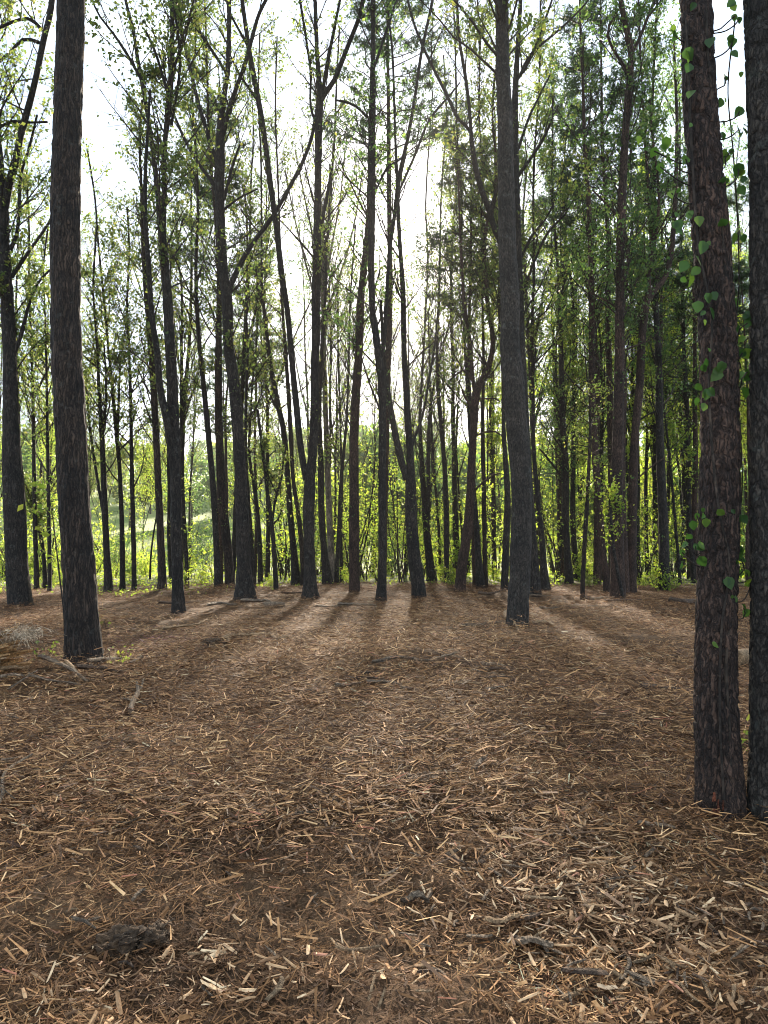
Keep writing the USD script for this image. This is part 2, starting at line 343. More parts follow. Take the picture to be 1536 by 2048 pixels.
def stem_mesh(mb, line, sides, rng, flare=0.0, rough=0.06, cap=True, step=None):
    """a trunk or limb with uneven cross sections; flare: swelling of the roots"""
    P, R = line[:, :3], np.maximum(line[:, 3], 0.004)
    T = unit(np.gradient(P, axis=0))
    A = unit(np.cross(T, np.where(np.abs(T[:, 1:2]) > 0.9, [[1.0, 0, 0]], [[0, 1.0, 0]])))
    B = np.cross(T, A)
    a = np.arange(sides) * 2 * np.pi / sides
    ph, seed = rng.uniform(0, 6.28, 3), int(rng.integers(1e6))
    Z = P[:, 2] - P[0, 2]
    amp = flare * np.exp(-np.maximum(Z - 0.12, 0) / 0.22)
    lobes = 1 + amp[:, None] * (0.55 + 0.45 * np.cos(5 * a + ph[0])[None] * np.cos(2 * a + ph[1])[None])
    q = np.stack([np.cos(a)[None] * 1.6 + P[:, :1] * 0, np.sin(a)[None] * 1.6 + 0 * P[:, :1], np.repeat(Z[:, None], sides, 1) * 1.1], -1)
    rr = R[:, None] * lobes * (1 + rough * 2 * (meshkit.fbm(q, 3, seed) - 0.5))
    V = P[:, None] + rr[..., None] * (np.cos(a)[None, :, None] * A[:, None] + np.sin(a)[None, :, None] * B[:, None])
    n = len(P)
    i, j = np.meshgrid(np.arange(n - 1), np.arange(sides), indexing='ij')
    qd = np.stack([i * sides + j, i * sides + (j + 1) % sides, (i + 1) * sides + (j + 1) % sides, (i + 1) * sides + j], -1).reshape(-1, 4)
    F = np.vstack([qd[:, [0, 1, 2]], qd[:, [0, 2, 3]]])
    if cap:
        jj = np.arange(1, sides - 1)
        F = np.vstack([F, np.stack([0 * jj, jj, jj + 1], 1) + (n - 1) * sides])
    return mb.add(V.reshape(-1, 3), F)


def grow(rng, S, D, L, n, up=0.12, jit=0.1):
    pts, d = [S], unit(D)
    for _ in range(n - 1):
        d = unit(d + np.array([0, 0, up]) + jit * rng.normal(size=d.shape))
        pts.append(pts[-1] + d * (L / (n - 1))[:, None])
    return np.stack(pts, 1)


def leaf_scatter(mb, rng, P, per, spread, size, droop=0.3, group=0):
    """leaves along twigs P (K, n, 3)"""
    K, n = P.shape[:2]
    t = rng.uniform(0.35, 1.0, (K, per)) * (n - 1)
    k = np.minimum(t.astype(int), n - 2)
    u = (t - k)[..., None]
    idx = np.arange(K)[:, None]
    C = P[idx, k] * (1 - u) + P[idx, k + 1] * u
    C = C + rng.normal(0, spread, C.shape)
    if group:       # whole branches are leafy or nearly bare
        full = np.repeat(np.clip(rng.uniform(-.15, 1.25, K // group), .08, 1), group)
        C = C[rng.uniform(size=C.shape[:2]) < full[:, None]]
    C = C.reshape(-1, 3)
    U = unit(rng.normal(size=C.shape) * [1, 1, 0.7] - [0, 0, droop])
    W = unit(np.cross(U, rng.normal(size=C.shape)))
    L = size * rng.uniform(0.55, 1.25, len(C))
    mb.leaves(C, U, W, L, L * rng.uniform(0.5, 0.8, len(C)), 0.12)


def crown(rng, stems, nb, tw, lv, zmin, ztop, blen=(0.9, 2.6), ang=(22, 58), leaf=0.08, spread=0.065, side=None, twl=(0.35, 1.0)):
    """branches with twigs and leaves on the given stems (lines x y z r); returns (branches MB, leaves MB)"""
    br, lf = MB(), MB()
    allp = np.vstack([s for s in stems])
    wts = np.where((allp[:, 2] > zmin) & (allp[:, 2] < ztop), np.clip((allp[:, 2] - zmin) / 3, 0.25, 1), 0)
    if wts.sum() <= 0:
        return None
    pick = rng.choice(len(allp), nb, p=wts / wts.sum())
    S, r0 = allp[pick, :3], allp[pick, 3]
    th, ph = np.radians(rng.uniform(*ang, nb)), rng.uniform(0, 2 * np.pi, nb)
    D = np.stack([np.sin(th) * np.cos(ph), np.sin(th) * np.sin(ph), np.cos(th)], -1)
    rel = np.clip((S[:, 2] - zmin) / (ztop - zmin), 0, 1)
    L = rng.uniform(*blen, nb) * (1.1 - 0.5 * rel)
    P = grow(rng, S, D, L, 7, 0.07, 0.10)
    rb = np.minimum(r0 * 0.45, 0.008 + 0.0085 * L)
    br.tubes(P, rb[:, None] * np.linspace(1, 0.25, 7)[None], 4)
    t = rng.uniform(0.2, 1.0, (nb, tw)) * 6
    k = np.minimum(t.astype(int), 5)
    u = (t - k)[..., None]
    idx = np.arange(nb)[:, None]
    S2 = (P[idx, k] * (1 - u) + P[idx, k + 1] * u).reshape(-1, 3)
    D2 = unit(unit(P[idx, k + 1] - P[idx, k]).reshape(-1, 3) + 0.75 * rng.normal(size=S2.shape))
    L2 = rng.uniform(*twl, len(S2)) * np.repeat(np.clip(L / 1.8, 0.5, 1.2), tw)
    P2 = grow(rng, S2, D2, L2, 3, 0.15, 0.18)
    br.tubes(P2, np.linspace(0.007, 0.0025, 3)[None], 3)
    leaf_scatter(lf, rng, P2, lv, spread, leaf, group=tw)
    return br, lf


def sprouts(lf, rng, stem, n, leaf=0.07, zmin=1.5, zmax=9):
    ok = stem[(stem[:, 2] > zmin) & (stem[:, 2] < zmax)]
    if not len(ok) or not n:
        return
    p = ok[rng.integers(len(ok), size=n)]
    ph = rng.uniform(0, 6.28, n)
    C = p[:, :3] + np.stack([np.cos(ph), np.sin(ph), 0 * ph], -1) * (p[:, 3:4] + rng.uniform(0.02, 0.25, (n, 1)))
    k = 7
    C = np.repeat(C, k, 0) + rng.normal(0, 0.09, (n * k, 3))
    U = unit(rng.normal(size=C.shape) - [0, 0, .4])
    W = unit(np.cross(U, rng.normal(size=C.shape)))
    L = leaf * rng.uniform(.6, 1.2, len(C))
    lf.leaves(C, U, W, L, L * .65, .12)


def to_line(pts, d, lean=0.0):
    """pixel trace (x, y, width) at depth d -> points with radius"""
    out = []
    for px, py, w in pts:
        p = at(px, py, d)
        dd = d + lean * max(p[2], 0)
        p = at(px, py, dd)
        out.append((*p, 0.5 * w / FPX * dd))
    return out


def extend(line, top, rng, rend=0.03):
    """carry a stem that leaves the frame on up to its top"""
    line = [tuple(p) for p in line]
    a, b = np.array(line[-2]), np.array(line[-1])
    if b[2] >= top - 0.5:
        return line
    d = unit((b - a)[:3])
    d = unit(np.array([d[0] * 0.7, d[1] * 0.7, max(d[2], 0.6)]))
    n = max(2, int((top - b[2]) / 2))
    for k in range(1, n + 1):
        f = k / n
        p = b[:3] + d * (top - b[2]) / d[2] * f + rng.normal(0, 0.08, 3) * [1, 1, 0]
        line.append((*p, b[3] * (1 - f) + rend * f))
    return line


def depth_of(py, px=768):
    return CAM_H * FPX / (py - HORIZON)


def tree(name, label, cat, pts, d=None, limbs=(), kind='bark_grey', leafm='leaf_spring', top=21, zc=4.5, nb=34, tw=7, lv=6, sp=12, lean=None, seed=0, flare=0.35, sides=16, extend_trunk=True, blen=(0.9, 2.6), leaf=0.10, ext=(), hires=None, snag=False, ang=(22, 58)):
    rng = np.random.default_rng(1000 + seed)
    d = d or depth_of(pts[0][1])
    lean = rng.uniform(-0.05, 0.05) if lean is None else lean
    base = to_line(pts, d, lean)
    bx, by = base[0][0], base[0][1]
    gz = hz(bx, by)
    # rest the foot on the ground
    first = (bx, by, gz - 0.15, base[0][3])
    line = [first] + [p for p in base if p[2] > gz + 0.02]
    if line[1][2] > gz + 0.6:
        line.insert(1, (bx, by, gz + 0.02, base[0][3]))
    if extend_trunk:
        line = extend(line, top, rng)
    L = np.array(line)
    org = np.array([bx, by, gz])
    root = thing(name, label, cat, org)
    if hires is None:
        trunk = smooth_line(L, 0.22)
    else:
        trunk = smooth_line(L, hires[1])
        up = trunk[:, 2] > CAM_H + 0.80 * d
        trunk = np.vstack([trunk[~up], trunk[up][::max(1, int(0.25 / hires[1]))]])
    trunk[:, 3] = np.maximum(trunk[:, 3], 0.012)
    loc = trunk.copy()
    loc[:, :3] -= org
    mb = MB()
    stem_mesh(mb, loc, sides if hires is None else hires[0], rng, flare, 0.07)
    tk = mb
    if hires is not None:
        v, f = mb.arrays()
        v = bark_relief(v, loc, hires[2], seed)
        tk = MB().add(v, f)
    tk.build('trunk', M[kind], root, True)
    stems = [trunk]
    for li, lp in enumerate(limbs):
        ll = to_line(lp, d + lean * max(at(lp[0][0], lp[0][1], d)[2], 0), rng.uniform(-0.12, 0.12))
        # hang the limb on at its own start, leaning in depth from there
        s0 = at(lp[0][0], lp[0][1], d)
        dd0 = d + lean * max(s0[2], 0)
        kk = rng.uniform(-0.25, 0.25)
        ll = []
        for px, py, w in lp:
            p = at(px, py, dd0)
            dd = dd0 + kk * max(p[2] - s0[2], 0)
            ll.append((*at(px, py, dd), 0.5 * w / FPX * dd))
        if lp[-1][1] < 30 and li not in ext:
            ll = extend(ll, min(top, ll[-1][2] + 6), rng, 0.012)
        lim = smooth_line(np.array(ll), 0.22)
        lim[:, 3] = np.maximum(lim[:, 3], 0.008)
        l2 = lim.copy()
        l2[:, :3] -= org
        m2 = MB()
        stem_mesh(m2, l2, 10, rng, 0, 0.07)
        m2.build('limb', M[kind], root, True)
        stems.append(lim)
    if nb:
        c = crown(rng, stems, int(nb * (1.9 if lv > 0 else 1.5)), tw + 2, lv + 10 if lv > 0 else -lv + 3, zc, top, blen, leaf=leaf, ang=ang)
        if c:
            br, lf = c
            sprouts(lf, rng, trunk, sp)
            for b, nm, mm, tn in ((br, 'branches', 'twig_bark', None), (lf, 'crown', leafm, 4)):
                v, f = b.arrays()
                MB().add(v - org, f).build(nm, M[mm], root, tone=tn, kind='stuff')
    return root


def bark_relief(v, line, kind, seed):
    """push the bark's plates and furrows in and out"""
    k = np.clip(np.searchsorted(line[:, 2], v[:, 2]), 0, len(line) - 1)
    c, r = line[k, :3], line[k, 3]
    d = v - c
    d[:, 2] = 0
    rr = np.linalg.norm(d, axis=1)
    n = d / (rr[:, None] + 1e-9)
    a = np.arctan2(n[:, 1], n[:, 0])
    q = np.stack([np.cos(a) * r, np.sin(a) * r, v[:, 2]], -1)
    if kind == 'plates':
        w = q * [34, 34, 11] + 0.8 * (meshkit.fbm(q * 18, 2, seed + 5) - .5)[:, None]
        ridge = np.abs(meshkit.noise(w, seed) - 0.5) * 2
        ridge = np.minimum(ridge * 3.0, 1.0) * 0.6 + 0.4 * meshkit.fbm(q * [60, 60, 30], 3, seed + 1)
        amp = 0.02
    else:
        w = q * [24, 24, 3.2] + 0.6 * (meshkit.fbm(q * 9, 2, seed + 5) - .5)[:, None]
        ridge = np.abs(meshkit.noise(w, seed) - 0.5) * 2
        ridge = np.minimum(ridge * 2.2, 1.0) * 0.65 + 0.35 * meshkit.fbm(q * [50, 50, 12], 3, seed + 1)
        amp = 0.022
    return v + n * ((ridge - 0.6) * amp)[:, None]

# ------------------------------------------------------------------ the trees that stand in the clearing (pixel traces: x, y, width)
TREE, PINE = 'tree', 'pine tree'
tree('tree', 'thick grey-brown trunk nearest on the left, scarred bark near its foot, beside the splintered log', TREE,
     [(171, 1340, 66), (168, 1300, 65), (162, 1200, 62), (148, 1000, 60), (141, 850, 59), (133, 700, 58), (131, 525, 57), (132, 350, 56), (135, 230, 55), (140, 100, 54), (142, 0, 53)],
     kind='bark_brown', zc=9.5, nb=30, seed=1, hires=(72, 0.022, 'furrow'), top=22, sp=0, lean=0.0, flare=0.5)
tree('tree', 'large forked trunk at the left edge, one leader sweeping right behind the nearest trunk', TREE,
     [(39, 1215, 44), (35, 1150, 42), (28, 1000, 41), (22, 850, 31), (19, 700, 26), (14, 600, 25), (8, 500, 22), (7, 430, 21), (2, 350, 14), (-3, 270, 11), (-8, 120, 10), (-10, 0, 9)],
     limbs=[[(9, 415, 17), (20, 360, 16), (30, 327, 14), (42, 267, 13), (60, 204, 13), (72, 155, 12), (88, 77, 12), (102, 18, 12), (106, -30, 11)],
            [(-3, 255, 7), (12, 248, 6), (25, 243, 6), (55, 245, 5), (95, 244, 4)],
            [(84, 60, 8), (60, 38, 7), (30, 42, 6), (0, 55, 6), (-30, 62, 5)],
            [(78, 85, 8), (50, 78, 7), (20, 105, 6), (0, 122, 6), (-30, 150, 5)],
            [(23, 555, 8), (60, 500, 6), (98, 445, 5), (120, 400, 4)],
            [(24, 720, 9), (42, 670, 8), (58, 610, 6), (80, 560, 5), (100, 540, 4)],
            [(20, 500, 9), (30, 480, 8), (38, 430, 7), (42, 350, 6), (60, 290, 5), (74, 230, 4)]], ext=(1, 2, 3, 4, 5, 6),
     zc=5.5, nb=46, seed=2, sides=20, hires=(48, 0.05, 'furrow'))
tree('tree', 'dark trunk that splits low into two close stems, just right of the nearest left trunk', TREE,
     [(358, 1228, 27), (356, 1190, 24), (355, 1150, 22), (352, 1050, 22), (351, 900, 21), (346, 800, 21), (341, 700, 21), (335, 600, 19), (329, 520, 16), (325, 460, 14), (328, 400, 11), (329, 300, 10), (339, 200, 11), (344, 100, 10), (344, 0, 9)],
     limbs=[[(347, 945, 14), (335, 850, 15), (320, 775, 14), (314, 700, 13), (306, 650, 12), (297, 527, 10), (290, 422, 9), (292, 316, 7), (295, 267, 6), (300, 180, 5)],
            [(321, 470, 9), (311, 351, 9), (299, 253, 9), (288, 186, 9), (276, 123, 8), (267, 63, 7), (251, 0, 6)],
            [(338, 195, 7), (325, 150, 6), (305, 90, 5), (290, 60, 4)],
            [(343, 250, 6), (360, 120, 6), (352, 40, 5), (340, -20, 5)],
            [(283, 160, 6), (255, 110, 6), (225, 65, 5), (195, 25, 4), (180, -15, 4)]], zc=5.0, nb=50, seed=3, hires=(40, 0.06, 'furrow'))
tree('tree', 'reddish-brown slim trunk left of the low-split pair, on a low mound', TREE,
     [(325, 1190, 20), (324, 1150, 17), (318, 1000, 14), (311, 850, 13), (302, 700, 12), (297, 640, 11), (290, 560, 9), (286, 480, 8), (283, 380, 6)], kind='bark_brown', top=15, zc=3.5, nb=26, seed=5)
tree('tree', 'very thin pale trunk directly right of the low-split pair', TREE, [(374, 1175, 9), (366, 1000, 8), (363, 700, 6), (362, 560, 4)], d=26, top=13, zc=3, nb=16, sides=10, seed=6)
tree('tree', 'leaning trunk that forks into upright stems between the two left pairs, before the green field', TREE,
     [(217, 1180, 17), (213, 1100, 13), (209, 1000, 12), (205, 900, 10), (203, 860, 9), (198, 780, 7), (195, 700, 5)],
     limbs=[[(213, 1060, 7), (195, 960, 6), (183, 880, 5), (176, 820, 4), (172, 740, 3)], [(203, 880, 6), (210, 830, 5), (212, 760, 4), (208, 690, 3)]], d=25, top=12, zc=2.5, nb=34, seed=7, sides=12)
tree('tree', 'slender straight trunk forking high, third from the left trunk before the green field', TREE,
     [(245, 1178, 11), (242, 1000, 9), (238, 920, 8), (234, 880, 8), (227, 800, 7), (217, 700, 5), (208, 600, 5), (196, 480, 4)],
     limbs=[[(235, 888, 6), (237, 820, 5), (240, 740, 4), (250, 660, 3)], [(224, 770, 4), (205, 750, 3), (180, 720, 3)]], d=25.5, top=15, zc=3.5, nb=26, seed=8, sides=10)
tree('tree', 'slim upright trunk left of the reddish-brown slim trunk, leafy to its top', TREE,
     [(268, 1178, 10), (265, 1000, 9), (262, 850, 7), (261, 780, 6), (258, 700, 5), (254, 600, 4)], d=25.5, top=13, zc=3, nb=26, seed=9, sides=10)
tree('tree', 'thin straight trunk between the two thick left trunks, forking under its crown', TREE,
     [(73, 1180, 10), (71, 1080, 9), (69, 1000, 8), (67, 850, 7), (63, 700, 5), (58, 560, 4)], limbs=[[(67, 800, 5), (85, 760, 4), (105, 720, 3)]], d=25.3, top=14, zc=3, nb=30, seed=10, sides=10)
tree('tree', 'thin pole trunk close against the left side of the nearest left trunk', TREE, [(99, 1183, 8), (97, 1000, 7), (95, 870, 6), (92, 700, 4), (90, 620, 3)], d=24.5, top=12, zc=3, nb=20, seed=11, sides=10)
tree('tree', 'short crooked trunk leaning left between the two thick left trunks', TREE, [(90, 1178, 9), (87, 1110, 8), (79, 1060, 7), (70, 1030, 6), (62, 1000, 4)], d=25.8, extend_trunk=False, zc=1.2, nb=14, blen=(.5, 1.2), seed=12, sides=10, top=6)
tree('tree', 'slim dark trunk leaning left, just left of the straight reddish trunk', TREE,
     [(435, 1187, 13), (433, 1100, 12), (428, 1000, 12), (415, 850, 11), (406, 760, 10), (400, 700, 9), (394, 620, 8), (392, 527, 7), (396, 420, 6), (393, 330, 5)], zc=4.5, nb=26, seed=13)
tree('tree', 'straight reddish trunk just left of the broad flared trunk', TREE,
     [(460, 1185, 19), (455, 1100, 18), (445, 1000, 17), (438, 850, 16), (437, 700, 14), (438, 598, 10), (436, 500, 8), (428, 400, 6)], kind='bark_brown', zc=5, nb=24, seed=14)
tree('tree', 'broad flared trunk left of the V-forked tree, throwing one long limb right', TREE,
     [(489, 1203, 38), (488, 1150, 31), (483, 1000, 25), (475, 850, 23), (467, 760, 23), (458, 700, 22), (454, 600, 22), (446, 540, 19), (444, 500, 18), (440, 420, 18), (439, 370, 19), (440, 310, 20), (441, 260, 16), (447, 200, 11), (454, 151, 10), (458, 70, 9), (458, 0, 9)],
     limbs=[[(456, 585, 13), (465, 562, 12), (495, 503, 10), (548, 429, 9), (576, 380, 8), (604, 327, 8), (625, 267, 7), (631, 232, 6), (636, 200, 5)],
            [(445, 270, 11), (453, 239, 11), (470, 183, 9), (488, 134, 8), (502, 84, 8), (521, 21, 7), (532, 0, 7)],
            [(434, 320, 9), (426, 302, 9), (410, 250, 8), (400, 218, 8), (381, 141, 7), (369, 88, 6), (353, 14, 6), (345, -20, 5)],
            [(434, 390, 8), (428, 369, 8), (407, 341, 7), (397, 327, 7), (369, 278, 6), (346, 225, 5), (330, 190, 4)],
            [(448, 400, 7), (460, 350, 6), (474, 305, 5), (480, 290, 4)],
            [(447, 420, 5), (480, 395, 4), (515, 378, 3)],
            [(455, 150, 6), (430, 110, 6), (412, 85, 5), (395, 60, 5), (370, 20, 4)]], ext=(4, 5), zc=5, nb=44, seed=15, hires=(40, 0.06, 'furrow'), flare=0.5, lv=-7)
tree('tree', 'thin stem rising close behind the right side of the broad flared trunk', TREE,
     [(508, 1178, 10), (502, 1081, 9), (494, 960, 7), (491, 893, 6), (492, 817, 6), (495, 700, 5), (492, 600, 4)], d=26, top=14, zc=4, nb=18, seed=16, sides=10)
tree('snag', 'leaning dead pole snapped off at half height, right of the broad flared trunk', 'dead tree',
     [(552, 1182, 10), (549, 1120, 9), (544, 1052, 8), (536, 993, 7.5), (529, 934, 7), (522, 876, 6), (515, 820, 5)],
     limbs=[[(545, 1037, 5), (552, 993, 5), (563, 958, 4), (567, 920, 3.5), (575, 880, 3)], [(552, 985, 3.5), (540, 960, 3), (534, 940, 3), (536, 915, 2.5), (552, 900, 2)], [(547, 1048, 3), (558, 1035, 3), (563, 1020, 2)]],
     d=24.6, extend_trunk=False, nb=10, zc=2.0, blen=(.3, .8), tw=4, lv=4, sp=3, seed=17, sides=12, top=5, flare=0.15)
tree('tree', 'slim trunk standing back between the flared trunk and the snapped pole', TREE,
     [(521, 1166, 10), (519, 1081, 9), (513, 1008, 8), (507, 964, 7), (498, 905, 6), (500, 850, 5), (504, 780, 4)], d=29.5, top=13, zc=3, nb=26, seed=18, sides=10)
tree('tree', 'trunk leaning left whose leafy stem forks high, just left of the V-forked tree', TREE,
     [(592, 1169, 19), (588, 1110, 14), (580, 1022, 12), (574, 934, 11), (567, 861, 11), (555, 803, 11), (546, 759, 10), (539, 715, 9), (532, 650, 7), (526, 598, 6), (523, 457, 4)],
     limbs=[[(563, 835, 5), (545, 800, 4), (532, 770, 4)], [(530, 630, 5), (515, 560, 4), (508, 480, 3)]], d=28.4, zc=3.5, nb=30, seed=19, lv=-4)
tree('tree', 'narrow reddish stem half hidden behind the left side of the V-forked tree', TREE,
     [(606, 1166, 10), (596, 1022, 9), (587, 964, 8), (582, 876, 9), (576, 773, 8), (571, 700, 7), (563, 580, 5), (560, 480, 4)], d=28, kind='bark_brown', zc=4, nb=24, seed=20, sides=10, lv=-5)
tree('tree', 'V-forked dark tree left of centre, two heavy stems parting at half its visible height', TREE,
     [(621, 1201, 30), (620, 1150, 24), (618, 1000, 23), (620, 955, 21), (624, 920, 18), (627, 876, 17), (630, 803, 17), (630, 729, 16), (632, 680, 17), (632, 598, 18), (634, 510, 16), (635, 404, 14), (637, 299, 14), (638, 228, 16), (640, 190, 14), (637, 150, 10), (634, 105, 9), (630, 0, 8)],
     limbs=[[(612, 960, 12), (607, 930, 13), (599, 876, 13), (592, 803, 13), (586, 744, 12), (582, 700, 12), (574, 615, 11), (563, 545, 12), (553, 457, 11), (541, 369, 11), (532, 299, 11), (520, 218, 11), (507, 148, 10), (497, 91, 9), (484, 0, 8)],
            [(642, 200, 12), (651, 185, 11), (666, 165, 10), (681, 130, 10), (699, 84, 9), (718, 35, 9), (727, 0, 8)],
            [(632, 245, 6), (625, 228, 5), (621, 140, 5), (611, 70, 5), (600, 0, 5)],
            [(641, 450, 7), (646, 432, 7), (658, 369, 6), (664, 334, 5)],
            [(644, 185, 7), (660, 100, 7), (672, 40, 6), (682, -10, 5)],
            [(515, 200, 6), (480, 150, 5), (460, 110, 4)],
            [(500, 100, 6), (478, 60, 5), (462, 30, 5), (450, -10, 4)]], ext=(4,), zc=5, nb=44, seed=21, hires=(40, 0.06, 'furrow'), flare=0.45, lv=-4)
tree('tree', 'dark trunk with spreading foot just right of the V-forked tree', TREE,
     [(655, 1169, 21), (650, 1120, 15), (643, 1022, 13), (642, 934, 12), (639, 847, 9), (641, 740, 8), (650, 620, 6)], d=28.5, zc=4, nb=20, seed=22, lv=-5)
tree('tree', 'pale smooth trunk behind the V-forked tree, fanning into a broom of fine upright branches', TREE,
     [(665, 1160, 15), (661, 1081, 13), (656, 964, 12), (653, 876, 11), (650, 788, 10), (648, 700, 9), (646, 600, 8), (645, 480, 6), (640, 380, 5)],
     limbs=[[(648, 720, 5), (640, 640, 4), (615, 540, 4), (590, 440, 3), (570, 340, 3)], [(648, 690, 5), (660, 610, 4), (690, 520, 4), (712, 430, 3), (725, 340, 3)],
            [(646, 620, 4), (635, 520, 4), (610, 400, 3), (590, 300, 3)], [(647, 600, 4), (662, 500, 4), (680, 400, 3), (690, 300, 3)], [(646, 560, 4), (655, 450, 3), (660, 330, 3)]],
     d=31, kind='bark_pale', zc=6, nb=50, ang=(12, 32), blen=(2.2, 4.5), tw=8, lv=-3, seed=23, top=21)
tree('tree', 'slim stem of a close pair between the V-forked tree and the reddish pine, left one', TREE, [(673, 1166, 9), (679, 1040, 8), (683, 950, 7), (689, 890, 6), (694, 820, 5), (697, 740, 4)], d=29, zc=3, nb=20, seed=24, sides=10, top=14, lv=-5)
tree('tree', 'slim stem of a close pair between the V-forked tree and the reddish pine, right one', TREE, [(683, 1164, 7), (682, 1050, 6), (684, 960, 5), (681, 870, 4)], d=30, zc=3, nb=18, seed=25, sides=10, top=12, lv=-5)
tree('pine_tree', 'straight reddish-barked pine with no low branches left of the mottled forked trunk, below the sun', PINE,
     [(709, 1188, 21), (708, 1100, 20), (708, 1000, 19), (709, 850, 18), (711, 803, 18), (718, 700, 16), (723, 580, 14), (729, 527, 13), (736, 450, 11), (740, 380, 10), (742, 260, 8)], kind='bark_pine', zc=4, nb=30, seed=26, leafm='leaf_mid', hires=(40, 0.06, 'plates'), flare=0.12, lv=-5)
tree('tree', 'mottled lichen-spotted trunk directly under the sun, forking at mid height into two stems', TREE,
     [(763, 1203, 20), (764, 1150, 17), (764, 1000, 15), (765, 850, 14), (763, 759, 16), (758, 715, 16), (755, 690, 15), (746, 633, 13), (743, 562, 13), (743, 457, 14), (743, 351, 16), (744, 246, 15), (746, 141, 11), (746, 70, 10), (746, 0, 9)],
     limbs=[[(762, 715, 11), (767, 685, 9), (773, 598, 7), (777, 527, 7), (790, 422, 8), (799, 351, 8), (818, 264, 7), (830, 193, 6), (843, 105, 6), (865, 0, 6)],
            [(735, 235, 6), (715, 215, 5), (695, 205, 5), (670, 200, 4)], [(750, 130, 6), (770, 70, 5), (790, 10, 5)], [(795, 390, 5), (830, 310, 5), (862, 235, 5), (900, 190, 4), (920, 165, 3)],
            [(752, 380, 4), (780, 330, 4), (800, 320, 3)]], zc=4.2, nb=40, seed=27, hires=(36, 0.06, 'furrow'), leafm='leaf_mid', lv=-4)
tree('tree', 'two-footed trunk right of the mottled one, parting into an upright and a left-leaning stem', TREE,
     [(838, 1190, 26), (832, 1140, 26), (826, 1090, 25), (822, 1000, 23), (821, 950, 19), (820, 905, 15), (816, 847, 14), (813, 788, 13), (808, 700, 11), (806, 580, 10), (799, 475, 8), (795, 380, 7), (790, 260, 5)],
     limbs=[[(814, 960, 14), (801, 915, 14), (789, 861, 13), (779, 803, 11), (772, 759, 9), (766, 690, 7), (762, 600, 5)],
            [(822, 900, 6), (828, 880, 6), (843, 838, 5), (857, 764, 5), (868, 700, 4), (876, 620, 3)]], d=21.8, zc=4.2, nb=30, seed=28, sides=20, flare=0.5, lv=-3)
tree('tree', 'trunk with a wide foot and two narrow stems, first right of the two-footed trunk', TREE,
     [(863, 1160, 20), (859, 1120, 16), (855, 1081, 15), (848, 993, 11), (843, 920, 9), (840, 840, 7), (845, 740, 5), (850, 640, 4)], limbs=[[(856, 1040, 8), (857, 993, 8), (857, 876, 7), (862, 800, 5), (880, 720, 4), (900, 640, 3)]], d=31, zc=3.5, nb=24, seed=29, lv=-3)
tree('tree', 'slim kinked pole midway between the two-footed trunk and the crooked leaning tree', TREE,
     [(893, 1166, 9), (893, 1052, 12), (889, 934, 9), (882, 847, 9), (877, 788, 8), (874, 700, 6), (878, 600, 5), (880, 500, 4)], d=29.6, zc=4, nb=30, seed=30, sides=12, lv=-7)
tree('tree', 'thinnest leaning pole between the two-footed trunk and the crooked leaning tree', TREE, [(880, 1157, 6), (877, 1052, 5.5), (868, 940, 5), (862, 830, 4)], d=33, zc=3.5, nb=16, seed=31, sides=8, top=12)
tree('tree', 'grey trunk standing back just left of the crooked leaning tree', TREE, [(914, 1158, 15), (912, 1081, 13), (909, 964, 10), (906, 847, 8), (906, 729, 7), (902, 600, 6), (905, 480, 4)], d=32.5, zc=4, nb=34, seed=32, sides=12)
tree('tree', 'crooked tree leaning right with dead curved side branches, forking left of the big scaly trunk', TREE,
     [(921, 1181, 21), (923, 1140, 20), (930, 1096, 20), (939, 1022, 18), (943, 934, 16), (948, 847, 15), (952, 790, 17), (960, 765, 14), (971, 750, 13), (980, 722, 11), (986, 690, 10), (980, 640, 8), (974, 598, 8), (969, 527, 8), (972, 457, 8), (980, 430, 7), (988, 404, 6), (992, 340, 5)],
     limbs=[[(950, 785, 9), (945, 755, 8), (942, 700, 8), (932, 633, 7), (920, 457, 5), (916, 351, 4), (908, 250, 3)],
            [(948, 985, 4), (965, 965, 4), (975, 960, 4), (985, 950, 3.5), (1000, 947, 3)], [(950, 872, 4), (965, 866, 4), (985, 862, 4), (1000, 868, 3), (1012, 882, 3)],
            [(948, 830, 5), (940, 810, 5), (930, 795, 4), (924, 780, 4)], [(955, 795, 4), (968, 798, 3.5), (990, 797, 3), (1000, 803, 3)],
            [(943, 760, 5), (930, 740, 4), (900, 760, 3)]], kind='bark_pine', d=24.6, zc=4.4, nb=34, seed=33, sides=18, hires=(32, 0.07, 'furrow'))
tree('tree', 'left, thicker pole of the pair just right of the crooked leaning tree', TREE,
     [(961, 1178, 18), (958, 1130, 14), (953, 1052, 11), (946, 960, 9), (940, 860, 8), (934, 760, 7), (928, 650, 5)], d=25.6, zc=4, nb=26, seed=34, sides=12)
tree('tree', 'right, straighter pole of the pair just right of the crooked leaning tree', TREE, [(971, 1175, 10), (969, 1080, 9), (968, 993, 9), (965, 847, 8), (967, 729, 6), (965, 600, 5)], d=26, zc=4, nb=24, seed=35, sides=12, kind='bark_brown')
tree('tree', 'slim straight trunk in the gap between the crooked tree and the big scaly trunk', TREE, [(988, 1157, 9), (986, 993, 8), (981, 876, 6), (980, 788, 5), (984, 650, 4)], d=33, zc=3.5, nb=26, seed=36, sides=10)
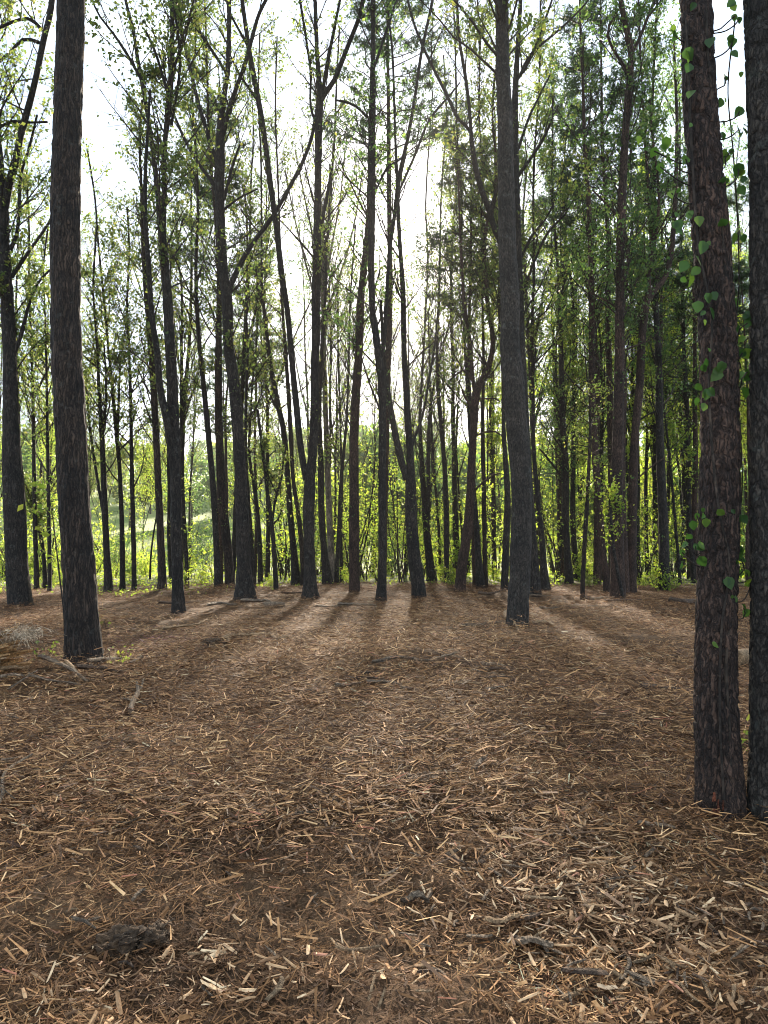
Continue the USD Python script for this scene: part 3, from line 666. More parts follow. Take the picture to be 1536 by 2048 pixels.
tree('tree', 'big scaly grey trunk right of centre, bare all the way up', TREE,
     [(1035, 1254, 44), (1035, 1235, 43), (1039, 1150, 42), (1043, 1050, 41), (1042, 950, 42), (1033, 850, 42), (1027, 760, 41), (1021, 700, 39), (1020, 600, 38), (1015, 500, 35), (1012, 350, 33), (1010, 250, 31), (1006, 150, 28), (1004, 0, 26)],
     zc=10.5, nb=26, seed=37, kind='bark_scaly', hires=(64, 0.03, 'scales'), top=22, sp=0, flare=0.2, lean=0.0)
tree('tree', 'trunk half hidden behind the big scaly trunk, limbs arching out both ways above', TREE,
     [(1068, 1198, 28), (1064, 1120, 26), (1055, 1000, 25), (1047, 850, 24), (1040, 700, 22), (1034, 500, 20), (1030, 350, 17), (1030, 200, 13), (1037, 70, 9), (1041, 0, 8)],
     limbs=[[(1015, 500, 13), (998, 478, 12), (978, 420, 12), (960, 370, 12), (948, 316, 11), (943, 280, 9), (941, 246, 7), (930, 148, 7), (920, 88, 6), (913, 0, 6)],
            [(946, 305, 7), (939, 260, 7), (918, 239, 7), (897, 197, 7), (869, 141, 6), (848, 98, 6), (830, 53, 5), (815, 0, 5)],
            [(1034, 355, 8), (1062, 316, 6), (1090, 271, 6), (1104, 239, 5)], [(1031, 165, 6), (1052, 134, 6), (1073, 88, 5), (1090, 40, 5), (1104, 0, 4)],
            [(1038, 155, 6), (1060, 110, 5), (1100, 75, 5), (1140, 40, 4), (1160, 20, 4)], [(1036, 300, 6), (1060, 230, 5), (1080, 190, 4), (1100, 150, 3)],
            [(980, 425, 7), (985, 405, 7), (992, 385, 6), (998, 370, 5)], [(1045, 590, 6), (1070, 520, 5), (1100, 460, 5), (1130, 430, 4)], [(1040, 520, 6), (1065, 470, 5), (1090, 440, 4), (1110, 400, 4)]], ext=(2, 5),
     zc=5, nb=44, seed=38, sides=20, flare=0.3)
tree('tree', 'dark trunk peeping out on the left side of the big scaly trunk', TREE, [(1009, 1186, 15), (1012, 1100, 14), (1015, 993, 13), (1008, 876, 9), (1006, 740, 8)], d=23.8, top=14, zc=6, nb=14, seed=39, sides=12)
tree('tree', 'trunk leaning left with a mossy green foot, right of the big scaly trunk', TREE,
     [(1090, 1180, 21), (1087, 1130, 14), (1084, 1081, 12), (1075, 993, 10), (1068, 905, 8), (1066, 788, 7), (1064, 660, 6), (1068, 540, 5)], limbs=[[(1062, 800, 4), (1068, 740, 4), (1072, 690, 3)]], d=25, zc=4, nb=26, seed=40, sides=14)
tree('tree', 'straight trunk with a dead arm reaching left, between the big scaly trunk and right pines', TREE,
     [(1138, 1166, 17), (1135, 1110, 14), (1132, 1052, 13), (1131, 934, 14), (1125, 847, 12), (1123, 759, 11), (1122, 700, 9), (1118, 600, 7), (1115, 527, 6), (1106, 422, 5), (1105, 330, 4)],
     limbs=[[(1124, 960, 5), (1115, 942, 5), (1100, 923, 4), (1086, 905, 4), (1078, 897, 3)], [(1118, 600, 4), (1140, 530, 4), (1160, 470, 3)]], d=29.6, zc=3, nb=44, seed=41, leafm='leaf_mid', sp=30)
tree('sapling', 'bare slim pole leaning slightly right in front of the right pines, leafy at its top', 'sapling',
     [(1165, 1201, 9.5), (1168, 1110, 9), (1174, 1008, 8), (1178, 930, 7), (1180, 860, 5), (1179, 800, 4)], extend_trunk=False, top=6.0, zc=2.6, nb=9, blen=(.8, 1.7), ang=(50, 85), tw=5, lv=2, leafm='leaf_spring', kind='bark_brown', seed=42, sides=10, flare=0.1, leaf=0.07)
tree('pine_tree', 'tall narrow pine behind the bare slim pole, the straightest and darkest of the right group', PINE,
     [(1214, 1184, 14), (1205, 1096, 13), (1199, 1008, 13), (1192, 934, 14), (1189, 876, 14), (1184, 788, 14), (1184, 700, 13), (1183, 562, 11), (1180, 457, 11), (1175, 369, 9), (1169, 281, 8), (1166, 176, 6), (1161, 70, 5), (1160, 0, 4)], kind='bark_pine', zc=5, nb=34, seed=43, leafm='leaf_mid', sides=14, flare=0.1)
tree('pine_tree', 'stoutest reddish trunk of the right group, forking near the top of the picture', PINE,
     [(1236, 1204, 30), (1235, 1150, 28), (1234, 1100, 27), (1233, 1000, 25), (1237, 850, 21), (1239, 700, 19), (1240, 562, 17), (1243, 422, 17), (1248, 316, 15), (1255, 211, 14), (1261, 141, 13), (1262, 102, 13), (1254, 63, 12), (1241, 0, 9)],
     limbs=[[(1263, 108, 8), (1277, 81, 7), (1294, 39, 6), (1310, 0, 6)], [(1258, 150, 6), (1252, 137, 6), (1224, 95, 6), (1215, 63, 5), (1222, 45, 4), (1228, 35, 4)],
            [(1240, 440, 5), (1215, 410, 4), (1195, 390, 4), (1185, 380, 3)], [(1240, 620, 4), (1210, 600, 3), (1190, 590, 3), (1175, 560, 3)], [(1245, 500, 4), (1275, 470, 3), (1295, 440, 3)], [(1250, 700, 4), (1275, 690, 3), (1300, 680, 2)]],
     ext=(2, 3, 4, 5), kind='bark_pine', zc=5.5, nb=40, seed=44, leafm='leaf_mid', hires=(40, 0.06, 'plates'), flare=0.12)
tree('pine_tree', 'reddish trunk close behind the stoutest one of the right group', PINE, [(1252, 1182, 14), (1249, 1090, 13), (1246, 990, 11), (1247, 870, 9), (1250, 780, 8)], kind='bark_pine', d=24, zc=6, top=15, nb=14, seed=45, leafm='leaf_mid', sides=14, flare=0.1)
tree('sapling', 'slim pole propped across the foot of the stoutest reddish trunk, leaning left', 'sapling', [(1246, 1204, 7), (1236, 1150, 7), (1227, 1096, 6), (1222, 1040, 5), (1219, 1000, 4)], extend_trunk=False, d=19.6, nb=4, zc=1.5, blen=(.3, .7), tw=3, lv=1, top=4, seed=46, sides=8, flare=0, leafm='leaf_bright')
tree('tree', 'bent reddish tree of the right group that forks and bows far to the right', TREE,
     [(1262, 1183, 22), (1263, 1081, 20), (1266, 964, 18), (1272, 847, 16), (1280, 759, 16), (1282, 710, 16), (1291, 615, 14), (1296, 590, 13), (1297, 555, 9), (1303, 492, 8), (1299, 422, 7), (1296, 369, 6), (1290, 280, 4)],
     limbs=[[(1297, 600, 12), (1308, 582, 11), (1326, 562, 10), (1340, 520, 11), (1347, 457, 10), (1352, 351, 8), (1354, 246, 7), (1350, 140, 5), (1348, 60, 4)],
            [(1302, 500, 7), (1308, 481, 7), (1317, 422, 6), (1315, 351, 5), (1305, 281, 4), (1300, 200, 3)],
            [(1272, 960, 4), (1300, 935, 3), (1330, 915, 3)]], d=24.4, kind='bark_pine', zc=5, nb=44, seed=47, leafm='leaf_mid', sides=18, flare=0.15)
tree('tree', 'grey straight trunk standing alone at the right edge of the clearing, before the leafy wood', TREE,
     [(1328, 1180, 22), (1328, 1081, 19), (1323, 964, 17), (1319, 847, 15), (1318, 759, 14), (1316, 700, 13), (1310, 580, 10), (1308, 490, 8), (1310, 380, 6)], limbs=[[(1322, 820, 4), (1298, 828, 4), (1280, 840, 3)]], d=25.3, zc=4, nb=46, seed=48, leafm='leaf_mid', sides=18, flare=0.15)
tree('tree', 'thin pole leaning left just right of the lone grey trunk', TREE, [(1360, 1166, 7), (1351, 1052, 6), (1338, 905, 5), (1328, 817, 4), (1322, 740, 3)], d=29, zc=2.5, nb=30, seed=49, leafm='leaf_bright', sides=8, top=14)
tree('tree', 'dark trunk seen between the lone grey trunk and the vine-hung trunk', TREE, [(1388, 1163, 11), (1379, 1052, 10), (1376, 905, 9), (1370, 759, 8), (1365, 600, 6), (1362, 460, 4)], d=30, zc=3, nb=40, seed=50, leafm='leaf_mid', sides=10)
vine_tree = tree('pine_tree', 'plated reddish trunk near on the right, leafy vine on it, raw red wood at foot', PINE,
     [(1446, 1640, 84), (1441, 1570, 84), (1436, 1500, 83), (1432, 1300, 78), (1435, 1150, 76), (1439, 1000, 76), (1440, 850, 73), (1437, 700, 72), (1424, 500, 71), (1412, 350, 67), (1399, 200, 65), (1395, 100, 62), (1392, 0, 61)],
     kind='bark_pine', zc=9.5, nb=20, seed=51, hires=(96, 0.011, 'plates'), top=20, sp=0, flare=0.3, lean=0.0)
tree('pine_tree', 'plated grey trunk cut off by the right edge of the picture', PINE,
     [(1546, 1640, 88), (1546, 1500, 84), (1546, 1300, 82), (1545, 1000, 82), (1543, 720, 80), (1540, 350, 78), (1529, 0, 78)],
     d=4.25, kind='bark_scaly', zc=9.5, nb=20, seed=52, hires=(96, 0.011, 'plates'), top=20, sp=0, flare=0.3, lean=0.0)

# ------------------------------------------------------------------ the wood behind: a few trees of each kind, repeated as individuals
def slender(name, label, cat, seed, h, r, zc, nb, tw, lv, ang, blen, leaf, leafm, kind, group, bend=0.5):
    rng = np.random.default_rng(seed)
    z = np.linspace(-0.2, h, 9)
    xy = np.cumsum(rng.normal(0, bend / 6, (9, 2)), 0)
    xy -= xy[0]
    line = smooth_line(np.column_stack([xy, z, np.linspace(r, 0.015, 9)]), 0.5)
    root = thing(name, label, cat, group=group)
    mb = MB()
    stem_mesh(mb, line, 8, rng, 0.25, 0.05)
    mb.build('trunk', M[kind], root, True)
    stems = [line]
    if h > 9:       # one or two leaders
        for _ in range(2):
            k = int(len(line) * rng.uniform(0.3, 0.6))
            ph, n = rng.uniform(0, 6.28), 7
            D = np.array([[math.cos(ph) * .35, math.sin(ph) * .35, 1.0]])
            P = grow(rng, line[k:k + 1, :3], D, np.array([h * rng.uniform(.3, .45)]), n, 0.06, 0.04)[0]
            ll = smooth_line(np.column_stack([P, np.linspace(line[k, 3] * .7, 0.012, n)]), 0.5)
            mb = MB()
            stem_mesh(mb, ll, 6, rng, 0, 0.05)
            mb.build('limb', M[kind], root, True)
            stems.append(ll)
    br, lf = crown(rng, stems, nb, tw, lv, zc, h, blen, ang=ang, leaf=leaf, spread=0.08)
    sprouts(lf, rng, line, 14, zmin=1, zmax=h * .6)
    br.build('branches', M['twig_bark'], root, kind='stuff')
    lf.build('crown', M[leafm], root, tone=4, kind='stuff')
    return root


def pine(name, label, seed, h, r, zdead, zlive, group):
    rng = np.random.default_rng(seed)
    z = np.linspace(-0.2, h, 8)
    xy = np.cumsum(rng.normal(0, .06, (8, 2)), 0)
    xy -= xy[0]
    line = smooth_line(np.column_stack([xy, z, np.linspace(r, 0.02, 8)]), 0.5)
    root = thing(name, label, 'pine tree', group=group)
    mb = MB()
    stem_mesh(mb, line, 8, rng, 0.1, 0.05)
    mb.build('trunk', M['bark_pine'], root, True)
    nb = 70
    zz = np.sort(rng.uniform(zdead, h - .3, nb))
    k = np.clip(np.searchsorted(line[:, 2], zz), 0, len(line) - 1)
    S = line[k, :3].copy()
    S[:, 2] = zz
    ph = rng.uniform(0, 6.28, nb)
    up = np.where(zz < zlive, -0.05, 0.25)
    D = np.stack([np.cos(ph), np.sin(ph), up + rng.normal(0, .12, nb)], -1)
    L = np.where(zz < zlive, rng.uniform(.5, 1.5, nb), (0.5 + 2.1 * np.clip((h - zz) / (h - zlive), 0, 1)) * rng.uniform(.6, 1.1, nb))
    P = grow(rng, S, D, L, 6, 0.03, 0.09)
    br, nd = MB(), MB()
    br.tubes(P, (0.008 + 0.007 * L)[:, None] * np.linspace(1, .3, 6)[None], 4)
    live = np.where(zz >= zlive)[0]
    m = 10
    t = rng.uniform(1.5, 5, (len(live), m))
    kk = np.minimum(t.astype(int), 4)
    u = (t - kk)[..., None]
    S2 = (P[live[:, None], kk] * (1 - u) + P[live[:, None], kk + 1] * u).reshape(-1, 3)
    D2 = unit(np.repeat(unit(P[live, -1] - P[live, 0]), m, 0) + .8 * rng.normal(size=S2.shape) * [1, 1, .4])
    P2 = grow(rng, S2, D2, rng.uniform(.25, .7, len(S2)), 3, .08, .1)
    br.tubes(P2, np.linspace(.006, .003, 3)[None], 3)
    # needle tufts
    T = np.concatenate([P2[:, 1], P2[:, 2], (P2[:, 1] + P2[:, 2]) / 2])
    n = 12
    C = np.repeat(T, n, 0)
    U = unit(rng.normal(size=C.shape) + [0, 0, .25])
    Ln = rng.uniform(.10, .19, len(C))
    W = unit(np.cross(U, rng.normal(size=C.shape)))
    nd.leaves(C + U * Ln[:, None] * .5, U, W, Ln, np.full(len(C), .028), 0)
    br.build('branches', M['twig_bark'], root, kind='stuff')
    nd.build('crown', M['needles'], root, tone=4, kind='stuff')
    return root


def shrub(name, label, cat, seed, h, nst, leafm, leaf, group, spread=.5, tw=6, lv=9):
    rng = np.random.default_rng(seed)
    root = thing(name, label, cat, group=group)
    ph = rng.uniform(0, 6.28, nst)
    S = np.stack([rng.normal(0, .12, nst), rng.normal(0, .12, nst), np.full(nst, -.08)], -1)
    D = np.stack([np.cos(ph) * spread, np.sin(ph) * spread, np.ones(nst)], -1) * rng.uniform(.7, 1, (nst, 1))
    P = grow(rng, S, D, rng.uniform(.55, 1.1, nst) * h, 8, .04, .09)
    st, lf = MB(), MB()
    st.tubes(P, (0.007 + .004 * h) * np.linspace(1, .2, 8)[None] * rng.uniform(.6, 1, (nst, 1)), 5)
    m = tw
    t = rng.uniform(1.2, 7, (nst, m))
    kk = np.minimum(t.astype(int), 6)
    u = (t - kk)[..., None]
    idx = np.arange(nst)[:, None]
    S2 = (P[idx, kk] * (1 - u) + P[idx, kk + 1] * u).reshape(-1, 3)
    D2 = unit(np.stack([*rng.normal(size=(2, len(S2))), rng.uniform(0, .8, len(S2))], -1))
    P2 = grow(rng, S2, D2, rng.uniform(.3, .9, len(S2)) * min(1, h / 2.2), 4, .02, .15)
    st.tubes(P2, np.linspace(.005, .002, 4)[None], 3)
    leaf_scatter(lf, rng, P2, lv, .07, leaf, .35)
    st.build('stems', M['twig_bark'], root, kind='stuff')
    lf.build('foliage', M[leafm], root, tone=4, kind='stuff')
    return root


PLACES = np.random.default_rng(77)


def plant(root, spots, group_label=None, smin=.85, smax=1.15):
    first = True
    for x, y in spots:
        s = PLACES.uniform(smin, smax)
        loc, rz, sc = (x, y, hz(x, y)), PLACES.uniform(0, 6.28), (s, s, s * PLACES.uniform(.92, 1.08))
        if first:
            p = UsdGeom.Xform(root)
            ops = p.GetOrderedXformOps()
            ops[0].Set(Gf.Vec3d(*map(float, loc)))
            ops[1].Set(math.degrees(rz))
            ops[2].Set(Gf.Vec3f(*map(float, sc)))
            first = False
        else:
            dup(root, loc, rz, tuple(map(float, sc)))


TAKEN = []


def spots(n, px0, px1, d0, d1, gap=0.9, xmin=None):
    out, tries = [], 0
    while len(out) < n and tries < n * 60:
        tries += 1
        y = PLACES.uniform(d0, d1)
        x = (PLACES.uniform(px0, px1) - CX) / FPX * y
        if all((x - a) ** 2 + (y - b) ** 2 > gap * gap for a, b in TAKEN):
            TAKEN.append((x, y))
            out.append((x, y))
    return out


G1, L1 = 'slender trees of the wood behind the clearing', 'slender leafy tree in the wood behind the clearing, right of the sun'
for k, (h, r, zc, nb, ang, blen, leafm, n) in enumerate(((17, .10, 4, 60, (20, 50), (1.0, 2.8), 'leaf_bright', 24), (20, .13, 5, 64, (18, 45), (1.2, 3.2), 'leaf_mid', 24), (14, .075, 3, 50, (22, 55), (.8, 2.2), 'leaf_bright', 26), (22, .15, 6, 70, (20, 50), (1.2, 3.2), 'leaf_mid', 22), (11, .055, 2, 44, (25, 60), (.7, 1.8), 'leaf_bright', 24))):
    plant(slender('slender_tree', L1, 'tree', 300 + k, h, r, zc, nb, 9, 17, ang, blen, .105, leafm, 'bark_grey', G1), spots(int(n * .4), 1070, 1640, 31, 50, 1.2) + spots(int(n * .17), 960, 1640, 32, 54, 1.2))
G2, L2 = 'thin trees on the open left side before the field', 'thin airy tree standing left of the V-forked tree before the bright green field'
for k, (h, r, zc, nb, leafm, n) in enumerate(((13, .07, 3.5, 50, 'leaf_spring', 8), (17, .10, 4.5, 56, 'leaf_spring', 8), (9.5, .05, 2, 40, 'leaf_bright', 6), (20, .11, 6, 60, 'leaf_mid', 5))):
    plant(slender('thin_tree', L2, 'tree', 320 + k, h, r, zc, nb, 10, 12, (15, 42), (1.0, 2.6), .085, leafm, 'bark_grey', G2), spots(n, -80, 640, 28, 56, 1.2))
for k, (h, r, nb) in enumerate(((16, .08, 44), (13, .06, 40))):
    plant(slender('twiggy_tree', 'nearly bare twiggy tree standing back in the bright gap under the sun', 'tree', 330 + k, h, r, 5, nb, 11, 5, (10, 30), (1.6, 3.8), .09, 'leaf_spring', 'bark_grey', 'twiggy trees in the gap under the sun'), spots(10, 600, 1060, 33, 60, 1.4))
G3, L3 = 'dark pines among the trees of the right-hand wood', 'dark pine with dead lower branches among the trees of the right-hand wood'
for k, (h, r, zd, zl, n) in enumerate(((17, .14, 4, 10, 5), (20, .17, 5, 12.5, 6), (15, .11, 3, 8.5, 4))):
    plant(pine('dark_pine', L3, 340 + k, h, r, zd, zl, G3), spots(n, 1060, 1640, 27, 50, 1.6))
plant(pine('young_pine', 'dark pine showing behind the trunks left of centre', 344, 16, .12, 6, 9.5, 'pines behind the trunks left of centre'), spots(3, 430, 600, 31, 44, 2))
G4, L4 = 'bright bushes along the back of the clearing', 'bright yellow-green bush along the back edge of the clearing'
for k, (h, nst, n, leafm) in enumerate(((2.4, 12, 34, 'leaf_bright'), (3.4, 12, 34, 'leaf_bright'), (1.5, 12, 34, 'leaf_bright'), (2.8, 10, 26, 'leaf_mid'))):
    plant(shrub('bush', L4, 'bush', 360 + k, h, nst, leafm, .10, G4, .45), spots(n, -120, 1640, 30, 48, .7), smin=.7, smax=1.3)
plant(shrub('edge_shrub', 'small green shrub growing out at the ragged edge of the clearing', 'bush', 366, 1.0, 8, 'leaf_bright', .08, 'small shrubs at the ragged edge of the clearing', .6), spots(26, -60, 1640, 25, 31, 1.0), smin=.4, smax=1.2)
G5, L5 = 'leafy saplings at the back of the clearing', 'tall leafy sapling with whippy stems at the back of the clearing'
for k, (h, n) in enumerate(((5.5, 34), (7.5, 34))):
    plant(shrub('leafy_sapling', L5, 'sapling', 370 + k, h, 5, 'leaf_bright', .10, G5, .22, 14, 9), spots(n, 500, 1640, 30, 52, .8), smin=.8, smax=1.2)
plant(pine('tall_pine', 'tall pine holding dark foliage high above the middle of the wood', 345, 20.5, .14, 11.5, 12.5, 'tall pines of the middle wood'), [(-.07, 25.6), (3.2, 26.2), (-6.0, 27.5), (5.0, 34), (8.2, 27)])
# woods on the far hillside
G6, L6 = 'round trees on the far hillside', 'round yellow-green tree far off on the hillside above the field'
for k, (h, n, leafm) in enumerate(((11, 60, 'leaf_spring'), (9, 50, 'leaf_bright'), (12, 40, 'leaf_mid'))):
    rng = np.random.default_rng(380 + k)
    root = thing('hillside_tree', L6, 'tree', group=G6)
    mb = MB()
    stem_mesh(mb, np.column_stack([np.zeros((5, 2)), np.linspace(-.3, h * .6, 5), np.linspace(.2, .06, 5)]), 6, rng, .2, .05)
    mb.build('trunk', M['bark_grey'], root, True)
    c = unit(rng.normal(size=(90, 3))) * rng.uniform(.5, 1, (90, 1)) ** .5 * [h * .3, h * .3, h * .36] + [0, 0, h * .62]
    C = np.repeat(c, 26, 0) + rng.normal(0, h * .045, (90 * 26, 3))
    U = unit(rng.normal(size=C.shape))
    lf = MB()
    lf.leaves(C, U, unit(np.cross(U, rng.normal(size=C.shape))), rng.uniform(.3, .6, len(C)), rng.uniform(.25, .45, len(C)), .1)
    lf.build('crown', M[leafm], root, tone=4, kind='stuff')
    plant(root, spots(n - 20, -200, 1100, 150, 215, 4) + spots(14, 640, 1500, 64, 85, 4) + spots(6, -150, 700, 110, 150, 6), smin=.7, smax=1.3)
# low green growth on the forest floor at the edge of the clearing
rng = np.random.default_rng(400)
n = 26000
yy = rng.uniform(19, 46, n)
xx = (rng.uniform(-100, 1640, n) - CX) / FPX * yy
pp = np.stack([xx, yy, 0 * xx], -1)
e = 29.5 + 5 * (meshkit.fbm(pp * .25, 3, 3) - .5) - 4 * sstep(0, 9, -xx)
keep = (yy > e + rng.normal(.2, 1.6, n)) | ((np.hypot((xx + 7.2) / 2.6, (yy - 23.5) / 2.0) < rng.uniform(.2, 1.1, n)))
xx, yy = xx[keep], yy[keep]
C = np.stack([xx, yy, height(xx, yy) + rng.uniform(.01, .22, len(xx)) ** 1.3], -1)
U = unit(rng.normal(size=C.shape) * [1, 1, .6] + [0, 0, .3])
lf = MB()
lf.leaves(C, U, unit(np.cross(U, rng.normal(size=C.shape))), rng.uniform(.05, .13, len(C)), rng.uniform(.03, .08, len(C)), .1)
lf.build('ground_plants', M['leaf_bright'], tone=4, kind='stuff', label='low bright green plants on the floor at the edge of the clearing', cat='undergrowth')

# ------------------------------------------------------------------ mulch and debris
rng = np.random.default_rng(500)


def chips(n, r0, r1, power, lmin, lmax, asp, zoff, tilt, shape, ang=35):
    """splinters lying about: shape 'sliver' (4 triangles), 'splinter' (8), 'slab' (12)"""
    u = rng.uniform(0, 1, n)
    p = 2 - power
    r = (r0**p + u * (r1**p - r0**p)) ** (1 / p)
    a = np.radians(rng.uniform(-ang, ang, n))
    x, y = r * np.sin(a), r * np.cos(a)
    # patchy cover
    q = np.stack([x, y, 0 * x], -1)
    k = meshkit.fbm(q * 0.9, 3, 71) + rng.uniform(-.3, .3, n) > 0.36
    x, y, r = x[k], y[k], r[k]
    n = len(x)
    q = np.stack([x, y * 1.6, 0 * x], -1)
    pale = np.clip((meshkit.fbm(q * 1.3, 4, 72) - .28) * 2.2, .12, 1.0)       # darker and paler stretches of mulch
    tones = np.clip(rng.uniform(0, 1, n) * (.22 + .85 * pale), 0, 1)
    L = np.exp(math.log(lmin) + (math.log(lmax) - math.log(lmin)) * rng.uniform(0, 1, n) ** 1.5)
    W = L * rng.uniform(*asp, n)
    yaw, pit = rng.uniform(0, 6.283, n), rng.normal(0, tilt, n)
    U = np.stack([np.cos(yaw) * np.cos(pit), np.sin(yaw) * np.cos(pit), np.sin(pit)], -1)
    V = unit(np.cross(U, np.stack([rng.normal(0, .5, n), rng.normal(0, .5, n), np.ones(n)], -1)))
    N = np.cross(U, V)
    C = np.stack([x, y, height(x, y) + zoff * rng.uniform(.2, 1, n) + np.abs(np.sin(pit)) * L * .3], -1)
    T = W * rng.uniform(.25, .6, n)
    mb = MB()
    l, w, t = (L / 2)[:, None], (W / 2)[:, None], (T / 2)[:, None]
    k = np.arange(n)[:, None, None]
    if shape == 'sliver':
        tw_ = rng.uniform(.3, 1.0, (n, 1))
        v = np.stack([C - U * l - V * w, C - U * l * .92 + V * w, C + U * l + (V * w + N * t) * tw_, C + U * l * .9 - (V * w - N * t) * tw_], 1)
        v[:, :2] += (N * t)[:, None] * rng.uniform(-.6, .6, (n, 2, 1))
        f = np.array([[0, 2, 1], [0, 3, 2], [0, 1, 3], [1, 2, 3]])
    elif shape == 'splinter':
        s = rng.uniform(-.5, .5, (n, 1))
        bend = N * l * rng.uniform(-.15, .3, (n, 1))
        v = np.stack([C - U * l, C + V * w + U * l * s + bend, C + N * t * 1.5 + bend, C - V * w - U * l * s + bend, C - N * t + bend, C + U * l], 1)
        f = np.array([[0, 1, 2], [0, 2, 3], [0, 3, 4], [0, 4, 1], [5, 2, 1], [5, 3, 2], [5, 4, 3], [5, 1, 4]])
    else:
        j = lambda: rng.uniform(.55, 1.1, (n, 1))
        v = np.stack([C - U * l * j() - V * w * j() - N * t, C - U * l * j() + V * w * j() - N * t, C + U * l * j() + V * w * j() - N * t, C + U * l * j() - V * w * j() - N * t,
                      C - U * l * j() - V * w * j() + N * t, C - U * l * j() + V * w * j() + N * t, C + U * l * j() + V * w * j() * .7 + N * t, C + U * l * j() - V * w * j() * .7 + N * t], 1)
        f = np.array([[0, 2, 1], [0, 3, 2], [4, 5, 6], [4, 6, 7], [0, 1, 5], [0, 5, 4], [2, 3, 7], [2, 7, 6], [1, 2, 6], [1, 6, 5], [3, 0, 4], [3, 4, 7]])
    mb.add(v.reshape(-1, 3), (f[None] + k * v.shape[1]).reshape(-1, 3))
    mb.tones = tones
    return mb


def mulch(args, name, m, tone, label):
    mb = chips(*args)
    mb.build(name, M[m], tone=tone, tones=mb.tones, label=label, cat='mulch', kind='stuff')


MUL = dict(kind='stuff', cat='mulch')
mulch((90000, 1.7, 9.5, 1.5, .014, .07, (.08, .22), .02, .3, 'sliver'), 'shredded_mulch', 'chip_dark', 4, 'dark shredded bark mulch covering the clearing floor')
mulch((230000, 1.7, 10, 1.6, .012, .10, (.028, .085), .03, .30, 'sliver'), 'wood_shreds', 'wood_chip', 4, 'tan wood shreds strewn over the clearing floor')
mulch((40000, 1.7, 9, 1.8, .02, .10, (.045, .12), .03, .28, 'sliver'), 'wood_splinters', 'wood_chip', 4, 'pale wood splinters scattered over the near floor')
mulch((5000, 1.8, 7.5, 1.6, .02, .06, (.14, .36), .03, .25, 'slab'), 'wood_bits', 'wood_chip', 8, 'small blocky wood bits scattered over the near floor')

# farther back: patches of the same shreds, laid over one another
inst = UsdGeom.PointInstancer.Define(stage, '/World/far_shreds')
tag(inst.GetPrim(), 'wood shreds and bark bits on the back part of the clearing', 'mulch', kind='stuff')
protos = []
for k in range(5):
    n = 1500
    x, y = rng.normal(0, .6, n), rng.normal(0, .6, n)
    L = np.exp(math.log(.015) + math.log(8) * rng.uniform(0, 1, n) ** 1.4)
    W = L * rng.uniform(.035, .11, n)
    yaw, pit = rng.uniform(0, 6.283, n), rng.normal(0, .2, n)
    U = np.stack([np.cos(yaw) * np.cos(pit), np.sin(yaw) * np.cos(pit), np.sin(pit)], -1)
    V = unit(np.cross(U, np.stack([rng.normal(0, .5, n), rng.normal(0, .5, n), np.ones(n)], -1)))
    N = np.cross(U, V)
    C = np.stack([x, y, rng.uniform(-.008, .016, n) + np.abs(np.sin(pit)) * L * .3], -1)
    l, w, t = (L / 2)[:, None], (W / 2)[:, None], (W / 5)[:, None]
    tw_ = rng.uniform(.3, 1.0, (n, 1))
    v = np.stack([C - U * l - V * w, C - U * l * .92 + V * w, C + U * l + (V * w + N * t) * tw_, C + U * l * .9 - (V * w - N * t) * tw_], 1)
    f = np.array([[0, 2, 1], [0, 3, 2], [0, 1, 3], [1, 2, 3]])
    MB().add(v.reshape(-1, 3), (f[None] + np.arange(n)[:, None, None] * 4).reshape(-1, 3)).build('patch', M['wood_chip' if k < 3 else 'chip_dark'], inst, tone=4, tones=rng.uniform(0, 1, n) ** (1.0, 1.5, 2.6, 1.3, 2.2)[k])
    protos.append('/World/far_shreds/' + ('patch' if k == 0 else 'patch_%03d' % k))
inst.CreatePrototypesRel().SetTargets([Sdf.Path(x) for x in protos])
n = 1750
r = (4.6**.85 + rng.uniform(0, 1, n) * (30**.85 - 4.6**.85)) ** (1 / .85)
a = np.radians(rng.uniform(-35, 35, n))
x, y = r * np.sin(a), r * np.cos(a)
e_ = .25
nx, ny = -(height(x + e_, y) - height(x - e_, y)) / (2 * e_), -(height(x, y + e_) - height(x, y - e_)) / (2 * e_)
qs = []
for k in range(n):
    rot = Gf.Rotation(Gf.Vec3d(0, 0, 1), math.degrees(rng.uniform(0, 6.283))) * Gf.Rotation(Gf.Vec3d(0, 0, 1), Gf.Vec3d(float(nx[k]), float(ny[k]), 1.0))
    q_ = rot.GetQuat()
    qs.append(Gf.Quath(float(q_.GetReal()), *map(float, q_.GetImaginary())))
inst.CreatePositionsAttr(Vt.Vec3fArray.FromNumpy(np.stack([x, y, height(x, y) + .005], -1).astype(np.float32)))
inst.CreateOrientationsAttr(Vt.QuathArray(qs))
inst.CreateScalesAttr(Vt.Vec3fArray.FromNumpy(np.repeat(rng.uniform(.8, 1.3, (n, 1)), 3, 1).astype(np.float32)))
dark = meshkit.fbm(np.stack([x * .8, y * 1.5, 0 * x], -1) * .55, 3, 72) + rng.normal(0, .05, n) < .44      # stretches of dark mulch
inst.CreateProtoIndicesAttr(Vt.IntArray.FromNumpy(np.where(dark, rng.integers(2, 5, n), rng.integers(0, 3, n)).astype(np.int32)))


